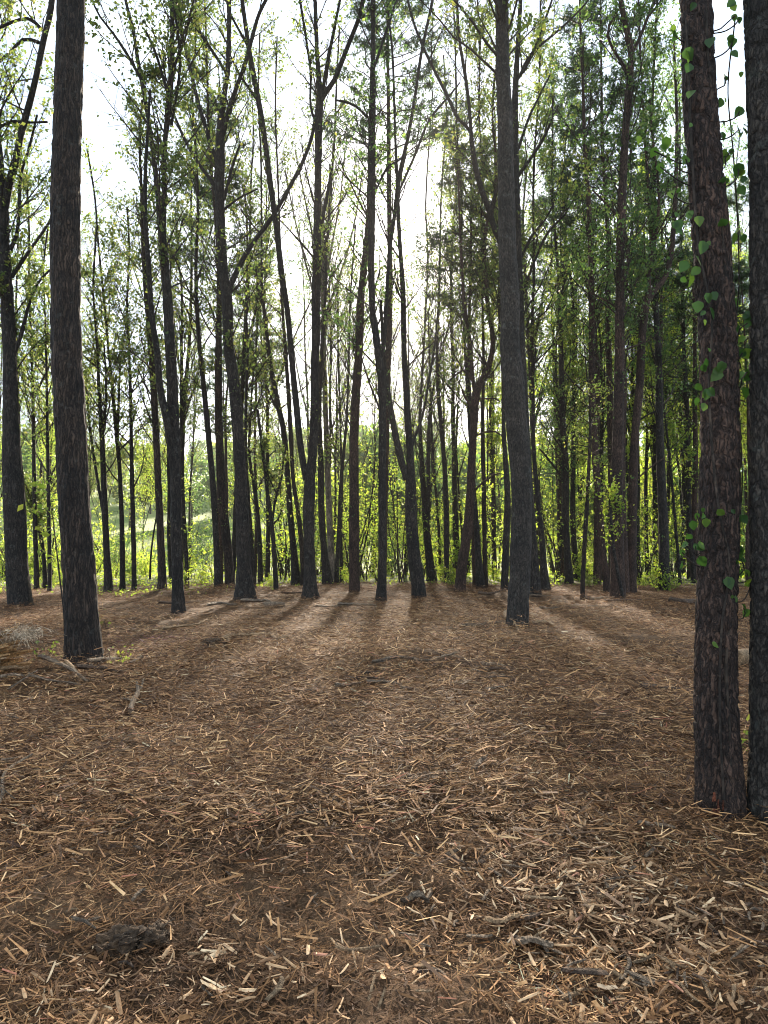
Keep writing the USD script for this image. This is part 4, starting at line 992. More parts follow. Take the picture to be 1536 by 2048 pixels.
def drift(px0, px1, py0, py1, n, seed):
    """a drift of coarse pale chips, thickest in its middle"""
    rg = np.random.default_rng(seed)
    a, b = ground_at(px0, py0), ground_at(px1, py1)
    c, e = (a + b) / 2, np.abs(b - a) / 2
    mb = MB()
    x, y = c[0] + rg.normal(0, .55, n) * e[0], c[1] + rg.normal(0, .55, n) * e[1]
    L = np.exp(rg.uniform(math.log(.02), math.log(.10), n))
    W = L * rg.uniform(.06, .22, n)
    yaw, pit = rg.uniform(0, 6.283, n), rg.normal(0, .22, n)
    U = np.stack([np.cos(yaw) * np.cos(pit), np.sin(yaw) * np.cos(pit), np.sin(pit)], -1)
    V = unit(np.cross(U, np.stack([rg.normal(0, .4, n), rg.normal(0, .4, n), np.ones(n)], -1)))
    N = np.cross(U, V)
    C = np.stack([x, y, height(x, y) + rg.uniform(.005, .045, n) + np.abs(np.sin(pit)) * L * .25], -1)
    l, w, t = (L / 2)[:, None], (W / 2)[:, None], (W * rg.uniform(.12, .3, n))[:, None]
    bend = N * l * rg.uniform(-.1, .25, (n, 1))
    s_ = rg.uniform(-.6, .6, (n, 1))
    v = np.stack([C - U * l + V * w * .8, C - U * l * .9 - V * w * .75, C + V * w + U * l * s_ * .5 + bend, C - V * w + U * l * s_ * .5 + bend, C + N * t * 2 + bend + V * w * .2, C - N * t + bend, C + U * l + V * w * .7, C + U * l * .85 - V * w * .55], 1)
    f = np.array([[0, 4, 1], [0, 2, 4], [1, 4, 3], [0, 1, 5], [0, 5, 2], [1, 3, 5], [6, 7, 4], [6, 4, 2], [7, 3, 4], [6, 5, 7], [6, 2, 5], [7, 5, 3]])
    mb.add(v.reshape(-1, 3), (f[None] + np.arange(n)[:, None, None] * 8).reshape(-1, 3))
    return mb


drift(900, 1700, 1650, 2060, 2600, 1).build('coarse_chips', M['chip_pale'], tone=8, label='drift of coarse pale chips below the two near plated trunks', **MUL)
drift(240, 372, 1264, 1304, 700, 4).build('pink_shreds', M['chip_pink'], tone=8, label='patch of pinkish red shreds between the nearest left trunk and the low-split pair', **MUL)
drift(-250, 330, 1370, 1500, 1800, 2).build('coarse_chips', M['chip_pale'], tone=8, label='drift of pale shreds in front of the splintered log', **MUL)
drift(-100, 700, 1850, 2080, 600, 3).build('coarse_chips', M['chip_pale'], tone=8, label='thin drift of pale chips at the lower left', **MUL)

# larger chips near the camera, each a thing
nbig = 230
for q in range(nbig):
    px, py = (rng.uniform(20, 1520), rng.uniform(1560, 2035)) if q < 70 else (np.clip(rng.normal(1250, 230), 640, 1525), rng.uniform(1660, 2035))
    if 1380 < px and py < 1700:
        px -= 300
    g = ground_at(px, py)
    look = int(rng.choice(3, p=[.4, .4, .2]))
    L, yaw = rng.uniform(.045, .11), rng.uniform(0, 6.283)
    W, T = L * rng.uniform(.10, .24), L * rng.uniform(.05, .10)
    n = 6
    s = np.linspace(-.5, .5, n)
    bow = rng.uniform(-.12, .12) * L
    mb = MB()
    ring = []
    for e_, sv in enumerate(s):
        wv = W * (1 - (.85 * max(0, 2 * sv) ** 2 if q % 2 else .25 * abs(2 * sv))) * rng.uniform(.7, 1.1) * .5
        cx = bow * (4 * sv * sv - 1) + rng.normal(0, W * .05)
        tz = T * rng.uniform(.7, 1.1) * (1 - .5 * abs(2 * sv) ** 4) * .5
        ring.append([(sv * L, cx - wv, -tz), (sv * L, cx + wv, -tz * .8), (sv * L + rng.normal(0, .004), cx + wv * .8, tz), (sv * L + rng.normal(0, .004), cx - wv * .85, tz * 1.1)])
    v = np.array(ring).reshape(-1, 3)
    f = []
    for e_ in range(n - 1):
        for j_ in range(4):
            a_, b_, c_, d_ = e_ * 4 + j_, e_ * 4 + (j_ + 1) % 4, e_ * 4 + 4 + (j_ + 1) % 4, e_ * 4 + 4 + j_
            f += [[a_, b_, c_], [a_, c_, d_]]
    f += [[0, 2, 1], [0, 3, 2], [n * 4 - 4, n * 4 - 3, n * 4 - 2], [n * 4 - 4, n * 4 - 2, n * 4 - 1]]
    tx, ty = rng.normal(0, .18, 2)
    v = v @ np.array([[1, 0, tx], [0, 1, ty], [-tx, -ty, 1]])
    c_, s_ = math.cos(yaw), math.sin(yaw)
    v = v @ np.array([[c_, s_, 0], [-s_, c_, 0], [0, 0, 1]]) + [0, 0, .034]
    mb.add(v, f)
    name = numbered('wood_chip')
    m = usdkit.mesh(stage, '/World/' + name, mb.arrays(), M[('raw_wood', 'dead_wood', 'stick_bark')[look]])
    m.AddTranslateOp().Set(Gf.Vec3d(*map(float, g)))
    tag(m.GetPrim(), ('pale tan raw-wood chip lying on the mulch in the foreground', 'weathered grey-tan wood chip lying on the mulch in the foreground', 'dark brown bark chip lying on the mulch in the foreground')[look], 'wood chip', ('pale raw-wood chips on the near mulch', 'weathered chips on the near mulch', 'bark chips on the near mulch')[look])


def stick(label, pix, w, matname='dead_wood', lift=.02, name='stick', cat='stick', forks=(), taper=.5, sides=8, seed=0, group=None):
    """a stick lying along ground pixels; w: thickness in metres"""
    rg = np.random.default_rng(600 + seed)

    def line(pp, w0):
        P = np.array([ground_at(*p[:2]) + [0, 0, (p[2] if len(p) > 2 else 0) + lift] for p in pp])
        n = len(P)
        return smooth_line(np.column_stack([P, w0 * .5 * np.linspace(1, taper, n)]), max(.03, np.linalg.norm(P[-1] - P[0]) / 24))
    far = min(1.0, max(0.0, (1500 - pix[0][1]) / 120))
    w, lift = w * (1 + .3 * far), lift + .022 + .03 * far
    main = line(pix, w)
    root = thing(name, label, cat, main[0, :3], group=group)
    org = main[0, :3].copy()
    for k, (ln, nm) in enumerate([(main, 'wood')] + [(line(p, w * .6), 'side_twig') for p in forks]):
        l2 = ln.copy()
        l2[:, :3] -= org
        l2[1:-1, :3] += rg.normal(0, w * .05, (len(l2) - 2, 3))
        P, n = l2[:, :3], len(l2)
        T = unit(np.gradient(P, axis=0))
        A = unit(np.cross(T, [0, 0, 1.0]))
        B = np.cross(A, T)
        ns = 7
        aa = (np.arange(ns) + rg.uniform(-.3, .3, ns)) * 2 * np.pi / ns
        split = matname == 'raw_wood'
        sec = rg.uniform(.6, 1.15, ns)
        R = l2[:, 3:4] * sec[None] * rg.uniform(.86, 1.12, (n, ns))
        flat = .6 if split else .95
        V = P[:, None] + R[..., None] * (np.cos(aa)[None, :, None] * A[:, None] + flat * np.sin(aa)[None, :, None] * B[:, None])
        # ragged ends
        V[0] -= T[0] * rg.uniform(0, 1.0, (ns, 1)) * w
        V[-1] += T[-1] * rg.uniform(0, 1.4, (ns, 1)) * w
        i_, j_ = np.meshgrid(np.arange(n - 1), np.arange(ns), indexing='ij')
        qd = np.stack([i_ * ns + j_, i_ * ns + (j_ + 1) % ns, (i_ + 1) * ns + (j_ + 1) % ns, (i_ + 1) * ns + j_], -1).reshape(-1, 4)
        jj = np.arange(1, ns - 1)
        f = np.vstack([qd[:, [0, 2, 1]], qd[:, [0, 3, 2]], np.stack([0 * jj, jj, jj + 1], 1), np.stack([0 * jj, jj + 1, jj], 1) + (n - 1) * ns])
        MB().add(V.reshape(-1, 3), f).build(nm, M[matname], root, 25)
    return root


stick('weathered crooked branch piece with a forked dark end, lying in the sunlit mulch at left', [(262, 1441), (266, 1425), (272, 1412), (277, 1398), (274, 1386)], .055, forks=[[(277, 1400), (283, 1391), (286, 1378)]], seed=1, taper=.6, lift=.06)
stick('pale forked stick at the left edge in front of the sunlit patch', [(-12, 1655, .02), (2, 1632, .03), (4, 1600, .04), (8, 1585, .04), (30, 1562, .03), (60, 1540, .01)], .026, forks=[[(4, 1612, .03), (14, 1618, .01), (24, 1622)]], seed=2, taper=.55, lift=.06)
stick('long straight grey stick lying level across the mulch behind the root clump', [(752, 1333), (800, 1332), (850, 1331), (905, 1331)], .05, seed=3, taper=.7, lift=.05)
stick('long pale splintered pole lying left of centre in the mid clearing', [(449, 1290), (470, 1284), (500, 1283), (540, 1282), (566, 1287)], .09, 'raw_wood', seed=4, lift=.06, forks=[[(452, 1288), (455, 1292), (458, 1300)], [(545, 1284), (556, 1290), (572, 1292)]])
stick('slim pale branch slanting beside the pink mulch patch at left', [(330, 1270), (350, 1266), (385, 1262), (412, 1252)], .07, 'raw_wood', seed=5, lift=.06)
stick('bark strip curled against the front of the foot of the big scaly trunk', [(1012, 1250, .05), (1022, 1244, .12), (1040, 1246, .1), (1060, 1240, .04)], .07, 'raw_wood', seed=6, lift=.05)
stick('second bark strip crossing the first at the foot of the big scaly trunk', [(1018, 1243, .14), (1026, 1252, .08), (1034, 1262)], .06, 'raw_wood', seed=7)
stick('grey fallen branch left of the foot of the big scaly trunk', [(925, 1258), (950, 1256), (980, 1253), (1004, 1250)], .07, seed=8)
stick('pair-tipped short stick right of the bark strips by the big scaly trunk', [(1075, 1249), (1090, 1250), (1105, 1256)], .08, 'raw_wood', seed=9, forks=[[(1092, 1251), (1100, 1248), (1112, 1247)]])
stick('short pale stick lying level in the middle of the near mulch', [(596, 1640), (612, 1641), (634, 1637)], .022, seed=10, taper=.9)
stick('forked pale root piece on the near mulch below the centre', [(676, 1925, .02), (690, 1930, .015), (712, 1930, .015), (750, 1921, .01)], .026, 'raw_wood', forks=[[(706, 1930, .015), (708, 1942, .01), (712, 1955)]], seed=11)
stick('thin bowed twig pointing down among the chips right of centre', [(1002, 1790), (1020, 1802), (1036, 1818), (1044, 1838)], .011, seed=12)
stick('long pale splint lying below the vine-hung trunk at lower right', [(1358, 1842), (1380, 1852), (1412, 1866)], .026, 'raw_wood', seed=13, taper=.8)
stick('reddish splint lying level at the bottom right of centre', [(1132, 1963), (1160, 1967), (1198, 1968)], .026, 'stick_bark', seed=14, taper=.9)
stick('whitish pointed splint beside the reddish one, slanting down to the right', [(1232, 1969), (1250, 1980), (1274, 1994)], .026, 'raw_wood', seed=15, taper=.35)
stick('blunt stub of wood standing out of the root clump', [(945, 1554, .01), (958, 1548, .03), (966, 1543, .04)], .04, seed=16, taper=.95)
stick('stout broken stick jutting up from the mulch left of the root clump', [(730, 1524), (737, 1528, .03), (742, 1520, .09)], .035, seed=17, taper=.4)
stick('grey stick lying flat to the left of the pale stub', [(668, 1537), (700, 1534), (728, 1530)], .022, seed=18, lift=.05)
stick('dark stick half sunk in the mulch far right, pointing at the vine-hung trunk', [(1290, 1385), (1330, 1388), (1390, 1394)], .05, 'stick_bark', seed=19)
stick('weathered wood chunk under the vine-hung trunk, ringed by chips', [(1282, 1664, .01), (1310, 1670, .012), (1340, 1672, .01)], .036, 'dead_wood', seed=20, taper=.8)
stick('thick blocky splinter right of the bottom centre', [(1045, 1908, .01), (1070, 1906, .012), (1090, 1912, .01)], .028, 'dead_wood', seed=21, taper=.85)
stick('broad pale splinter in the near chips, end turned to the camera', [(980, 1866, .012), (1000, 1873, .02), (1028, 1862, .02)], .036, 'raw_wood', seed=22, taper=.7)
stick('square-ended chip of trunk wood left of the lower right splint', [(1058, 1820, .012), (1085, 1823, .014), (1118, 1822, .01)], .03, 'raw_wood', seed=23, taper=.8)
stick('thin stick propped in the mulch at bottom left of the soil clods', [(150, 1866, .015), (165, 1868, .015), (182, 1876, .01)], .02, seed=24)
stick('small bleached peg near the two soil clods', [(380, 1934, .01), (394, 1935, .012), (408, 1932, .01)], .018, 'raw_wood', seed=25)
for k, (lab, pix, w, mt) in enumerate((
        ('longest grey branch of the pile at the foot of the nearest left trunk', [(80, 1341, .1), (110, 1350, .08), (140, 1358, .05), (165, 1368)], .055, 'dead_wood'),
        ('bark-covered branch lying right out of the pile at the nearest left trunk', [(160, 1351, .03), (200, 1353, .03), (235, 1355)], .05, 'stick_bark'),
        ('pale stripped branch pointing right from the pile at the nearest left trunk', [(178, 1350, .09), (205, 1342, .07), (240, 1333, .03)], .045, 'dead_wood'),
        ('splintered stub pointing down in front of the branch pile at left', [(135, 1350, .07), (148, 1360, .04), (158, 1368)], .045, 'raw_wood'),
        ('thin branch at the front of the pile between splintered log and trunk', [(60, 1372, .02), (100, 1378, .02), (146, 1380)], .03, 'dead_wood'),
        ('curved branch at the far right tip of the pile by the nearest left trunk', [(262, 1340, .02), (278, 1332, .03), (284, 1326, .01)], .03, 'stick_bark'),
        ('short branch lying left in front of the splintered log', [(0, 1372, .03), (25, 1370, .04), (44, 1376, .02)], .03, 'dead_wood'),
        ('twig angled up from the mulch below the splintered log', [(20, 1392, .02), (44, 1384, .06), (70, 1370, .1)], .02, 'dead_wood'))):
    stick(lab, pix, w, mt, name='branch', cat='branch', seed=40 + k, taper=.7)

for k in range(16):     # broken sticks in the raked ridge
    px, py = rng.uniform(590, 1000), rng.uniform(1335, 1408)
    a_, ln_ = rng.normal(0, .35), rng.uniform(18, 60)
    stick('broken stick lying in the raked ridge of dark mulch across the middle', [(px, py), (px + ln_ * .5 * math.cos(a_), py + ln_ * .12 * math.sin(a_) + rng.normal(0, 1)), (px + ln_ * math.cos(a_), py + ln_ * .25 * math.sin(a_))], rng.uniform(.02, .04), ('dead_wood', 'stick_bark', 'raw_wood')[k % 3], seed=80 + k, lift=.05, group='broken sticks in the raked ridge')
for k in range(14):     # fallen branches among the far feet
    px, py = rng.uniform(180, 1380), rng.uniform(1188, 1225)
    a_, ln_ = rng.normal(0, .25), rng.uniform(20, 70)
    stick('fallen branch lying among the feet of the trees at the back of the clearing', [(px, py), (px + ln_ * .5, py + rng.normal(0, 1.2)), (px + ln_, py + ln_ * .08 * a_)], rng.uniform(.05, .09), ('dead_wood', 'stick_bark')[k % 2], name='branch', cat='branch', seed=150 + k, lift=.06, group='fallen branches among the far tree feet')
for k in range(18):     # twigs on the left
    px, py = rng.uniform(-10, 420), rng.uniform(1350, 1660)
    a_, ln_ = rng.uniform(-1.2, 1.2), rng.uniform(16, 62)
    stick('thin dry twig on the sunlit mulch at left', [(px, py), (px + ln_ * .5 * math.cos(a_), py + ln_ * .2 * math.sin(a_) + rng.normal(0, 1.5)), (px + ln_ * math.cos(a_), py + ln_ * .4 * math.sin(a_))], rng.uniform(.008, .02), ('dead_wood', 'raw_wood')[k % 2], name='twig', cat='twig', seed=120 + k, group='thin twigs on the mulch at left')

# splintered log at the left edge: bark-brown body, orange broken end of long splints, frayed pale fibres on top
g = ground_at(16, 1358)
org = np.array([g[0], g[1], g[2]])
log = thing('splintered_log', 'splintered log at the left edge, orange broken end and a tuft of pale frayed fibres', 'log', org)
ax = np.array([-.93, .2, -.22])
ax = ax / np.linalg.norm(ax)
body = np.array([[*(np.array([-.02, 0, .30]) + ax * t), r_] for t, r_ in ((0.1, .17), (.3, .24), (.8, .25), (1.6, .24))])
mb = MB()
stem_mesh(mb, smooth_line(body, .06), 24, np.random.default_rng(3), 0, .1)
mb.build('trunk', M['bark_brown'], log, True)
rg = np.random.default_rng(12)
for k in range(44):
    a, rr = rg.uniform(0, 6.283), .22 * math.sqrt(rg.uniform(.02, 1))
    e1 = np.cross(ax, [0, 0, 1.0])
    e1 /= np.linalg.norm(e1)
    e2 = np.cross(e1, ax)
    off = e1 * math.cos(a) * rr + e2 * math.sin(a) * rr
    s0 = np.array([-.02, 0, .30]) + ax * .35 + off
    ln = rg.uniform(.35, .62) * (1.15 - rr * 1.6)
    e = s0 - ax * ln + off * rg.uniform(.1, .5) + rg.normal(0, .012, 3)
    w_, t_ = rg.uniform(.02, .055), rg.uniform(.01, .024)
    sd = unit(np.cross(ax, rg.normal(size=3)))
    up = np.cross(sd, ax)
    v = [s0 - sd * w_ - up * t_, s0 + sd * w_ - up * t_, s0 + sd * w_ + up * t_, s0 - sd * w_ + up * t_, e - sd * w_ * .3 - up * t_ * .6, e + sd * w_ * .4 - up * t_ * .4, e + sd * w_ * .25 + up * t_ * .5, e - sd * w_ * .35 + up * t_ * .3]
    f = [[0, 2, 1], [0, 3, 2], [4, 5, 6], [4, 6, 7], [0, 1, 5], [0, 5, 4], [1, 2, 6], [1, 6, 5], [2, 3, 7], [2, 7, 6], [3, 0, 4], [3, 4, 7]]
    MB().add(v, f).build('splint', M['orange_wood' if k % 3 else 'raw_wood'], log)
K = 260
S = np.array([.14, .02, .50]) + rg.normal(0, 1, (K, 3)) * [.10, .07, .03]
D = rg.normal(size=(K, 3)) * [.8, .6, .5] + [.55, -.2, .5]
P = grow(rg, S, D, rg.uniform(.06, .2, K), 6, -.25, .25)
fb = MB().tubes(P, np.linspace(.003, .0012, 6)[None], 3)
fb.build('frayed_fibres', M['fibre'], log, kind='stuff')

# cut log lying behind the two near trunks at the right
a0, a1 = ground_at(1472, 1336), ground_at(1545, 1338)
a1 = a1 + [.9, .5, 0]
org = a0
lg = thing('cut_log', 'pale cut log lying between the two near plated trunks at the right', 'log', org)
P0, P1 = np.array([0, 0, .125]), a1 - a0 + [0, 0, .12]
ln = smooth_line(np.array([[*P0, .115], [*(P0 * .7 + P1 * .3), .12], [*(P0 * .3 + P1 * .7), .125], [*P1, .125]]), .06)
mb = MB()
stem_mesh(mb, ln, 28, np.random.default_rng(8), 0, .06)
mb.build('trunk', M['raw_wood'], lg, True)
dn = unit(P0 - P1)
disc = []
e1 = unit(np.cross(dn, [0, 0, 1.0]))
e2 = np.cross(e1, dn)
aa = np.arange(28) / 28 * 6.283
rim = P0 + dn * .003 + .117 * (np.cos(aa)[:, None] * e1 + np.sin(aa)[:, None] * e2) * (1 + .03 * np.sin(3 * aa)[:, None])
v = np.vstack([rim, P0 + dn * .012])
MB().add(v, [[28, (k + 1) % 28, k] for k in range(28)] + [[28, k, (k + 1) % 28] for k in range(28)][:0]).build('cut_end', M['raw_wood'], lg)

# short log lying left of the V-forked tree
a0, a1 = ground_at(527, 1213), ground_at(570, 1213)
lg = thing('short_log', 'short pale-ended log lying left of the foot of the V-forked tree', 'log', a0)
mb = MB()
stem_mesh(mb, smooth_line(np.array([[0, 0, .05, .085], [(a1 - a0)[0] * .5, .05, .06, .08], [(a1 - a0)[0], .1, .05, .06]]), .05), 16, np.random.default_rng(9), 0, .12)
v, f = mb.arrays()
MB().add(v, f).build('trunk', M['dead_wood'], lg, True)
jj = np.arange(1, 15)
MB().add(v[:16] - [.004, .002, 0], np.stack([0 * jj, jj + 1, jj], 1)).build('cut_end', M['raw_wood'], lg)

# clods of soil and root clumps
def clod(label, px, py, rx, ry, rz_, seed, name='soil_clod', fibres=0):
    g = ground_at(px, py)
    import trimesh
    m = trimesh.creation.icosphere(5)
    v = m.vertices.copy()
    d = 1 + 1.5 * (meshkit.fbm(v * 1.9, 4, seed) - .5) + .6 * (meshkit.fbm(v * 4, 4, seed + 3) - .5)
    v = v * d[:, None] * [rx, ry, rz_] + [0, 0, rz_ * .45]
    root = thing(name, label, name.replace('_', ' '), g)
    usdkit.mesh(stage, str(root.GetPath()) + '/lump', (v, m.faces), M['soil_clod'], True)
    if fibres:
        rg = np.random.default_rng(seed)
        S = v[rg.integers(len(v), size=fibres)]
        P = grow(rg, S, rg.normal(size=(fibres, 3)) + [0, 0, .25], rg.uniform(.03, .1, fibres), 5, -.25, .25)
        MB().tubes(P, np.linspace(.0032, .0012, 5)[None], 3).build('roots', M['dead_wood'], root, kind='stuff')


clod('dark soil clod at the lower left, the left and larger one of a pair', 240, 1900, .085, .07, .055, 11, fibres=5)
clod('dark soil clod at the lower left, the right and smaller one of a pair', 308, 1888, .065, .06, .045, 12, fibres=4)
clod('uprooted clump of soil and roots in the mid mulch right of centre', 838, 1575, .14, .10, .05, 13, 'root_clump', 9)
clod('low dark root clump in the mulch between the flared trunk and the sunlit path', 424, 1296, .2, .18, .09, 14, 'root_clump', 6)

# a dry leaf curled on the mulch
g = ground_at(830, 1815)
dl = thing('dry_leaf', 'curled grey-brown dry leaf on the near mulch at the centre', 'leaf', g + [0, 0, .03])
u_, w_ = np.meshgrid(np.linspace(-1, 1, 9), np.linspace(-1, 1, 5), indexing='ij')
wd = (1 - np.abs(u_) ** 2.2) * .032
vx, vy, vz = u_ * .065, w_ * wd + .008 * np.sin(5 * u_), .02 * w_**2 + .012 * np.sin(3.3 * u_ + 1) + .004 * np.sin(9 * u_ + 4 * w_)
k = [(a_ * 5 + b_, a_ * 5 + b_ + 1, a_ * 5 + b_ + 6, a_ * 5 + b_ + 5) for a_ in range(8) for b_ in range(4)]
k = np.array(k)
MB().add(np.stack([vx, vy, vz], -1).reshape(-1, 3), np.vstack([k[:, [0, 1, 2]], k[:, [0, 2, 3]]])).build('blade', M['dead_wood'], dl, True)

# raw red wood at the foot of the vine-hung trunk
vd = depth_of(1640)
o0 = at(1446, 1640, vd)
scar = MB()
rg = np.random.default_rng(31)
for k in range(16):
    px, py = 1448 + rg.uniform(-22, 24), 1640 - rg.uniform(2, 46)
    u_ = (px - 1444) / 43
    C = at(px, py, vd - .118 * math.sqrt(1 - u_ * u_) - .012) - o0
    w_, h_ = rg.uniform(.006, .014), rg.uniform(.02, .05)
    v = [C + [-w_, .012, -h_], C + [w_, .012, -h_], C + [w_ * .5, .006, h_], C + [-w_ * .4, .006, h_], C + [0, -.006, -h_ * .6], C + [rg.normal(0, .003), -.004, h_ * .5]]
    scar.add(v, [[0, 1, 4], [1, 2, 5], [1, 5, 4], [2, 3, 5], [3, 0, 4], [3, 4, 5]])
# the scar belongs to that trunk
v, f = scar.arrays()
MB().add(v + o0 - np.array(UsdGeom.Xform(vine_tree).GetOrderedXformOps()[0].Get()), f).build('raw_scar', M['red_wood'], vine_tree)
# ------------------------------------------------------------------ the vine on the near right trunk
UP = [(600, 160), (610, 200), (720, 30), (785, 225), (810, 240), (685, 310), (690, 380), (700, 530), (715, 560), (700, 710), (730, 715), (950, 90), (975, 110), (935, 240), (985, 420), (890, 440), (870, 580), (890, 570), (975, 635), (885, 700), (970, 740), (880, 770), (535, 780), (540, 840), (490, 860), (570, 905), (620, 930), (525, 950), (670, 905), (765, 960), (790, 880), (900, 880), (930, 860), (970, 960), (990, 980), (900, 1030), (930, 1060), (985, 1080), (590, 1100), (745, 1110), (790, 1090), (615, 1220), (615, 1280), (695, 1220), (880, 1260), (800, 1380), (880, 1350), (945, 1350), (740, 1480), (770, 1490), (810, 1500), (730, 1540), (655, 1590), (695, 1590), (795, 1690), (830, 1680), (740, 1740), (770, 1780), (800, 1800), (820, 1780), (780, 1830), (890, 1730), (1010, 1800), (1020, 1840), (1120, 1740), (990, 2010), (800, 1990), (810, 2030)]
LO = [(985, 30), (930, 90), (1030, 130), (1045, 110), (1020, 170), (925, 120), (890, 250), (970, 285), (920, 300), (935, 345), (1190, 20), (1225, 150), (1225, 190), (880, 1130), (920, 1130), (850, 1190), (1040, 1105), (1080, 1120), (1160, 1140), (1200, 1150), (985, 1160), (800, 1330), (780, 1380), (870, 1340), (900, 1360), (940, 1310), (1085, 1580), (1175, 1380), (1180, 1430), (1220, 1520), (1250, 1590), (1130, 1700), (1110, 1840), (1200, 1760), (1210, 1800), (1040, 1990), (1000, 2010), (1080, 1990), (1090, 1950)]
pts = [(1136 + a / 2.845, b / 2.845) for a, b in UP] + [(1136 + a / 3.4125, 700 + b / 3.4125) for a, b in LO]
cen = np.array([(1446, 1640, 84), (1436, 1500, 83), (1432, 1300, 78), (1435, 1150, 76), (1439, 1000, 76), (1440, 850, 73), (1437, 700, 72), (1424, 500, 71), (1412, 350, 67), (1399, 200, 65), (1392, 0, 61)], float)[::-1]
vd = depth_of(1640)
o0 = at(1446, 1640, vd)
vine = thing('climbing_vine', 'broad-leaved green vine climbing the near right trunk', 'vine', o0)
rg = np.random.default_rng(21)


def vine_stem(pix, r, front):
    P = []
    for px, py in pix:
        c, w = np.interp(py, cen[:, 1], cen[:, 0]), np.interp(py, cen[:, 1], cen[:, 2]) / 2
        u_ = (px - c) / w
        rw = w / FPX * vd
        P.append(at(px, py, vd - (rw * math.sqrt(max(0, 1 - u_ * u_)) + .012 if abs(u_) < 1 else 0)))
    ln = smooth_line(np.column_stack([np.array(P) - o0, np.full(len(P), r)]), .03)
    mb = MB()
    stem_mesh(mb, ln, 6, rg, 0, .1)
    mb.build('stem', M['twig_bark'], vine, True)


vine_stem([(1462, 1600), (1458, 1450), (1452, 1330), (1462, 1220), (1470, 1110), (1466, 980), (1472, 860), (1468, 720), (1452, 560), (1440, 420), (1432, 280), (1418, 150), (1410, -20)], .010, True)
vine_stem([(1448, 1600), (1440, 1440), (1444, 1250), (1458, 1120), (1440, 1030), (1425, 900), (1418, 760), (1424, 640), (1398, 500), (1385, 330), (1378, 180), (1372, 40)], .007, True)
vine_stem([(1472, 1080), (1484, 980), (1480, 860), (1466, 740), (1478, 560), (1474, 420), (1466, 300), (1456, 180), (1470, 40)], .004, False)
leafmat = M['vine_leaf']
order = 0
for px, py in pts:
    for rep in range(1 + int(rg.uniform() * 2.6)):
        over = abs((px - np.interp(py, cen[:, 1], cen[:, 0])) / (np.interp(py, cen[:, 1], cen[:, 2]) / 2)) < .8
        if over and rg.uniform() < .66:
            continue
        qx, qy = px + rep * rg.normal(0, 12), py + rep * rg.normal(0, 12)
        c, w = np.interp(qy, cen[:, 1], cen[:, 0]), np.interp(qy, cen[:, 1], cen[:, 2]) / 2
        u_ = (qx - c) / w
        rw = w / FPX * vd
        dd = vd - (rw * math.sqrt(max(0, 1 - u_ * u_)) + rg.uniform(.03, .07) if abs(u_) < 1.0 else rg.uniform(-.03, .06))
        C = at(qx, qy, dd) - o0
        if abs(u_) > 1.05 and rep == 0 and rg.uniform() < .6:      # a shoot reaching out from the trunk
            e0 = at(c + np.sign(u_) * w * .93, qy + rg.uniform(12, 40), vd - .02) - o0
            sh = smooth_line(np.array([[*e0, .0020], [*((e0 * 2 + C) / 3 + [rg.normal(0, .012), -.02, -.03]), .0018], [*((e0 + C * 2) / 3 + [rg.normal(0, .012), -.02, -.025]), .0016], [*C, .0012]]), .03)
            mbs = MB()
            stem_mesh(mbs, sh, 5, rg, 0, .1)
            mbs.build('stem', M['twig_bark'], vine, True)
        L = rg.uniform(.03, .08)
        # ovate leaf with a pointed tip, folded on its midrib, hanging
        t = np.array([0, .18, .45, .75, 1.0])
        b = np.array([.04, .36, .42, .25, .0]) * L
        fold, curl = rg.uniform(.1, .5), rg.uniform(-.1, .35)
        v, f = [], []
        for k in range(5):
            zc_ = -curl * L * t[k] ** 2
            v += [(-b[k], t[k] * L, zc_ + fold * b[k]), (0, t[k] * L, zc_), (b[k], t[k] * L, zc_ + fold * b[k])]
        for k in range(4):
            q0 = 3 * k
            f += [[q0, q0 + 1, q0 + 4], [q0, q0 + 4, q0 + 3], [q0 + 1, q0 + 2, q0 + 5], [q0 + 1, q0 + 5, q0 + 4]]
        v = np.array(v) - [0, L * .4, 0]
        yv = unit(np.array([rg.normal(0, .6), rg.normal(0, .35), -1 + rg.normal(0, .45)]))
        zv = unit(np.cross(np.cross(yv, np.array([rg.normal(0, .7), -1, rg.normal(.4, .5)])), yv))
        xv = np.cross(yv, zv)
        v = v @ np.stack([xv, yv, zv]) + C
        MB().add(v, f).build('leaf', leafmat, vine, True, tone=15)

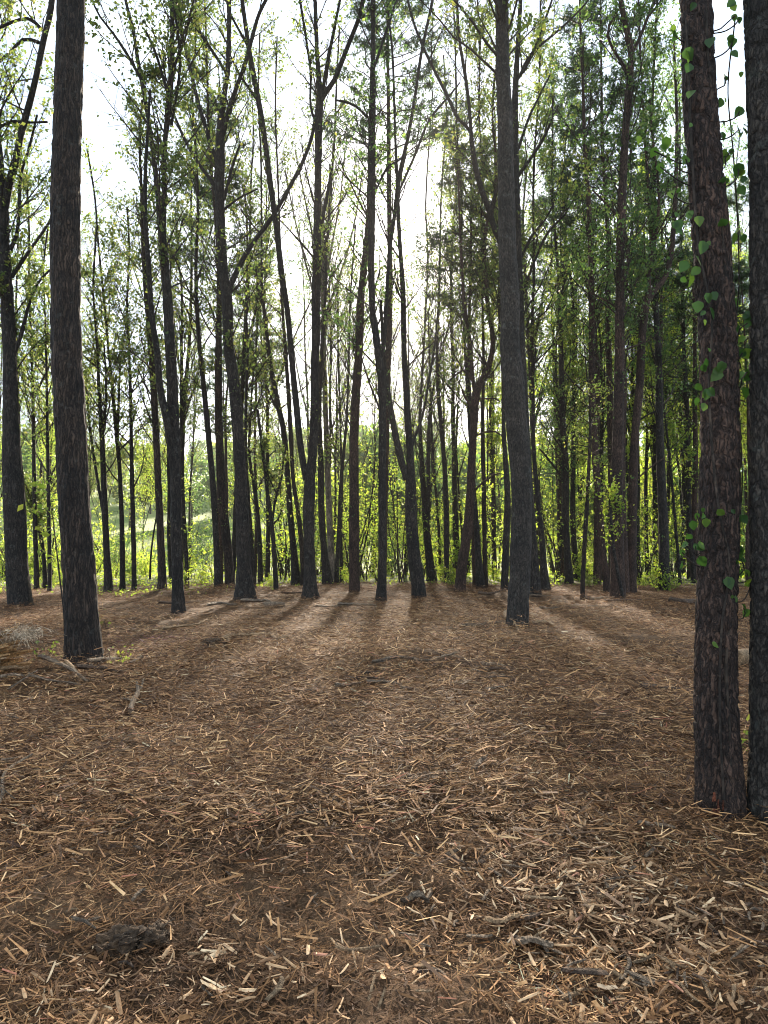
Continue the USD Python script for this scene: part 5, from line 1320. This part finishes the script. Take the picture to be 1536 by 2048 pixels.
# sapling with large leaves against the left side of the nearest left trunk
ds = 10.6
o0 = at(131, 1316, ds)
o0[2] = hz(o0[0], o0[1])
sp_ = thing('leafy_sprout', 'whip-thin sapling with big bright leaves against the left side of the nearest left trunk', 'sapling', o0)
ln = smooth_line(np.array([[*(at(x, y, ds) - o0), r_] for x, y, r_ in ((131, 1330, .016), (127, 1216, .014), (120, 1160, .012), (112, 1090, .009), (106, 1040, .007), (100, 1000, .005), (97, 970, .003))]), .06)
mb = MB()
stem_mesh(mb, ln, 7, rg, 0, .08)
mb.build('stem', M['twig_bark'], sp_, True)
S = ln[rg.integers(len(ln) // 2, len(ln), 9), :3]
D = np.stack([rg.normal(-.3, .7, 9), rg.normal(0, .7, 9), rg.uniform(0, .5, 9)], -1)
P = grow(rg, S, D, rg.uniform(.2, .45, 9), 4, 0, .1)
MB().tubes(P, np.linspace(.004, .0015, 4)[None], 4).build('twigs', M['twig_bark'], sp_)
lf = MB()
leaf_scatter(lf, rg, P, 7, .05, .11, .5)
lf.build('foliage', M['leaf_bright'], sp_, tone=4, kind='stuff')
for k, (px, py, d_, lab) in enumerate(((235, 1325, None, 'small bright green seedling at the right foot of the nearest left trunk'), (70, 1320, None, 'small green seedling between the splintered log and the nearest left trunk'),
                                       (1470, 1455, 5.6, 'seedling with pale green leaves between the two near plated trunks'), (205, 1250, None, 'wispy green seedling low behind the nearest left trunk'))):
    g = ground_at(px, py)
    if d_:
        p = at(px, py, d_)
        g = np.array([p[0], p[1], hz(p[0], p[1])])
    r_ = shrub('seedling', lab, 'seedling', 700 + k, .34, 4, 'leaf_bright', .06, None, .5, 3, 4)
    UsdGeom.Xform(r_).GetOrderedXformOps()[0].Set(Gf.Vec3d(*map(float, g)))

# ------------------------------------------------------------------ the hazy air
hx, hy0, hy1, h0, h1 = 460.0, -440.0, 460.0, -9.0, 62.0
hv = [(x, y, z) for z in (h0, h1) for x, y in ((-hx, hy0), (hx, hy0), (hx, hy1), (-hx, hy1))]
hf = [[0, 2, 1], [0, 3, 2], [4, 5, 6], [4, 6, 7], [0, 1, 5], [0, 5, 4], [1, 2, 6], [1, 6, 5], [2, 3, 7], [2, 7, 6], [3, 0, 4], [3, 4, 7]]
air = usdkit.material(stage, '/World/Looks/air', {'v': ('principled_volume', {'color': (0.95, 0.96, 1.0), 'density': HAZE, 'anisotropy': 0.75})}, volume='v.volume')
hz_ = usdkit.mesh(stage, '/World/haze', (np.array(hv), np.array(hf)), air)
tag(hz_.GetPrim(), kind='stuff')
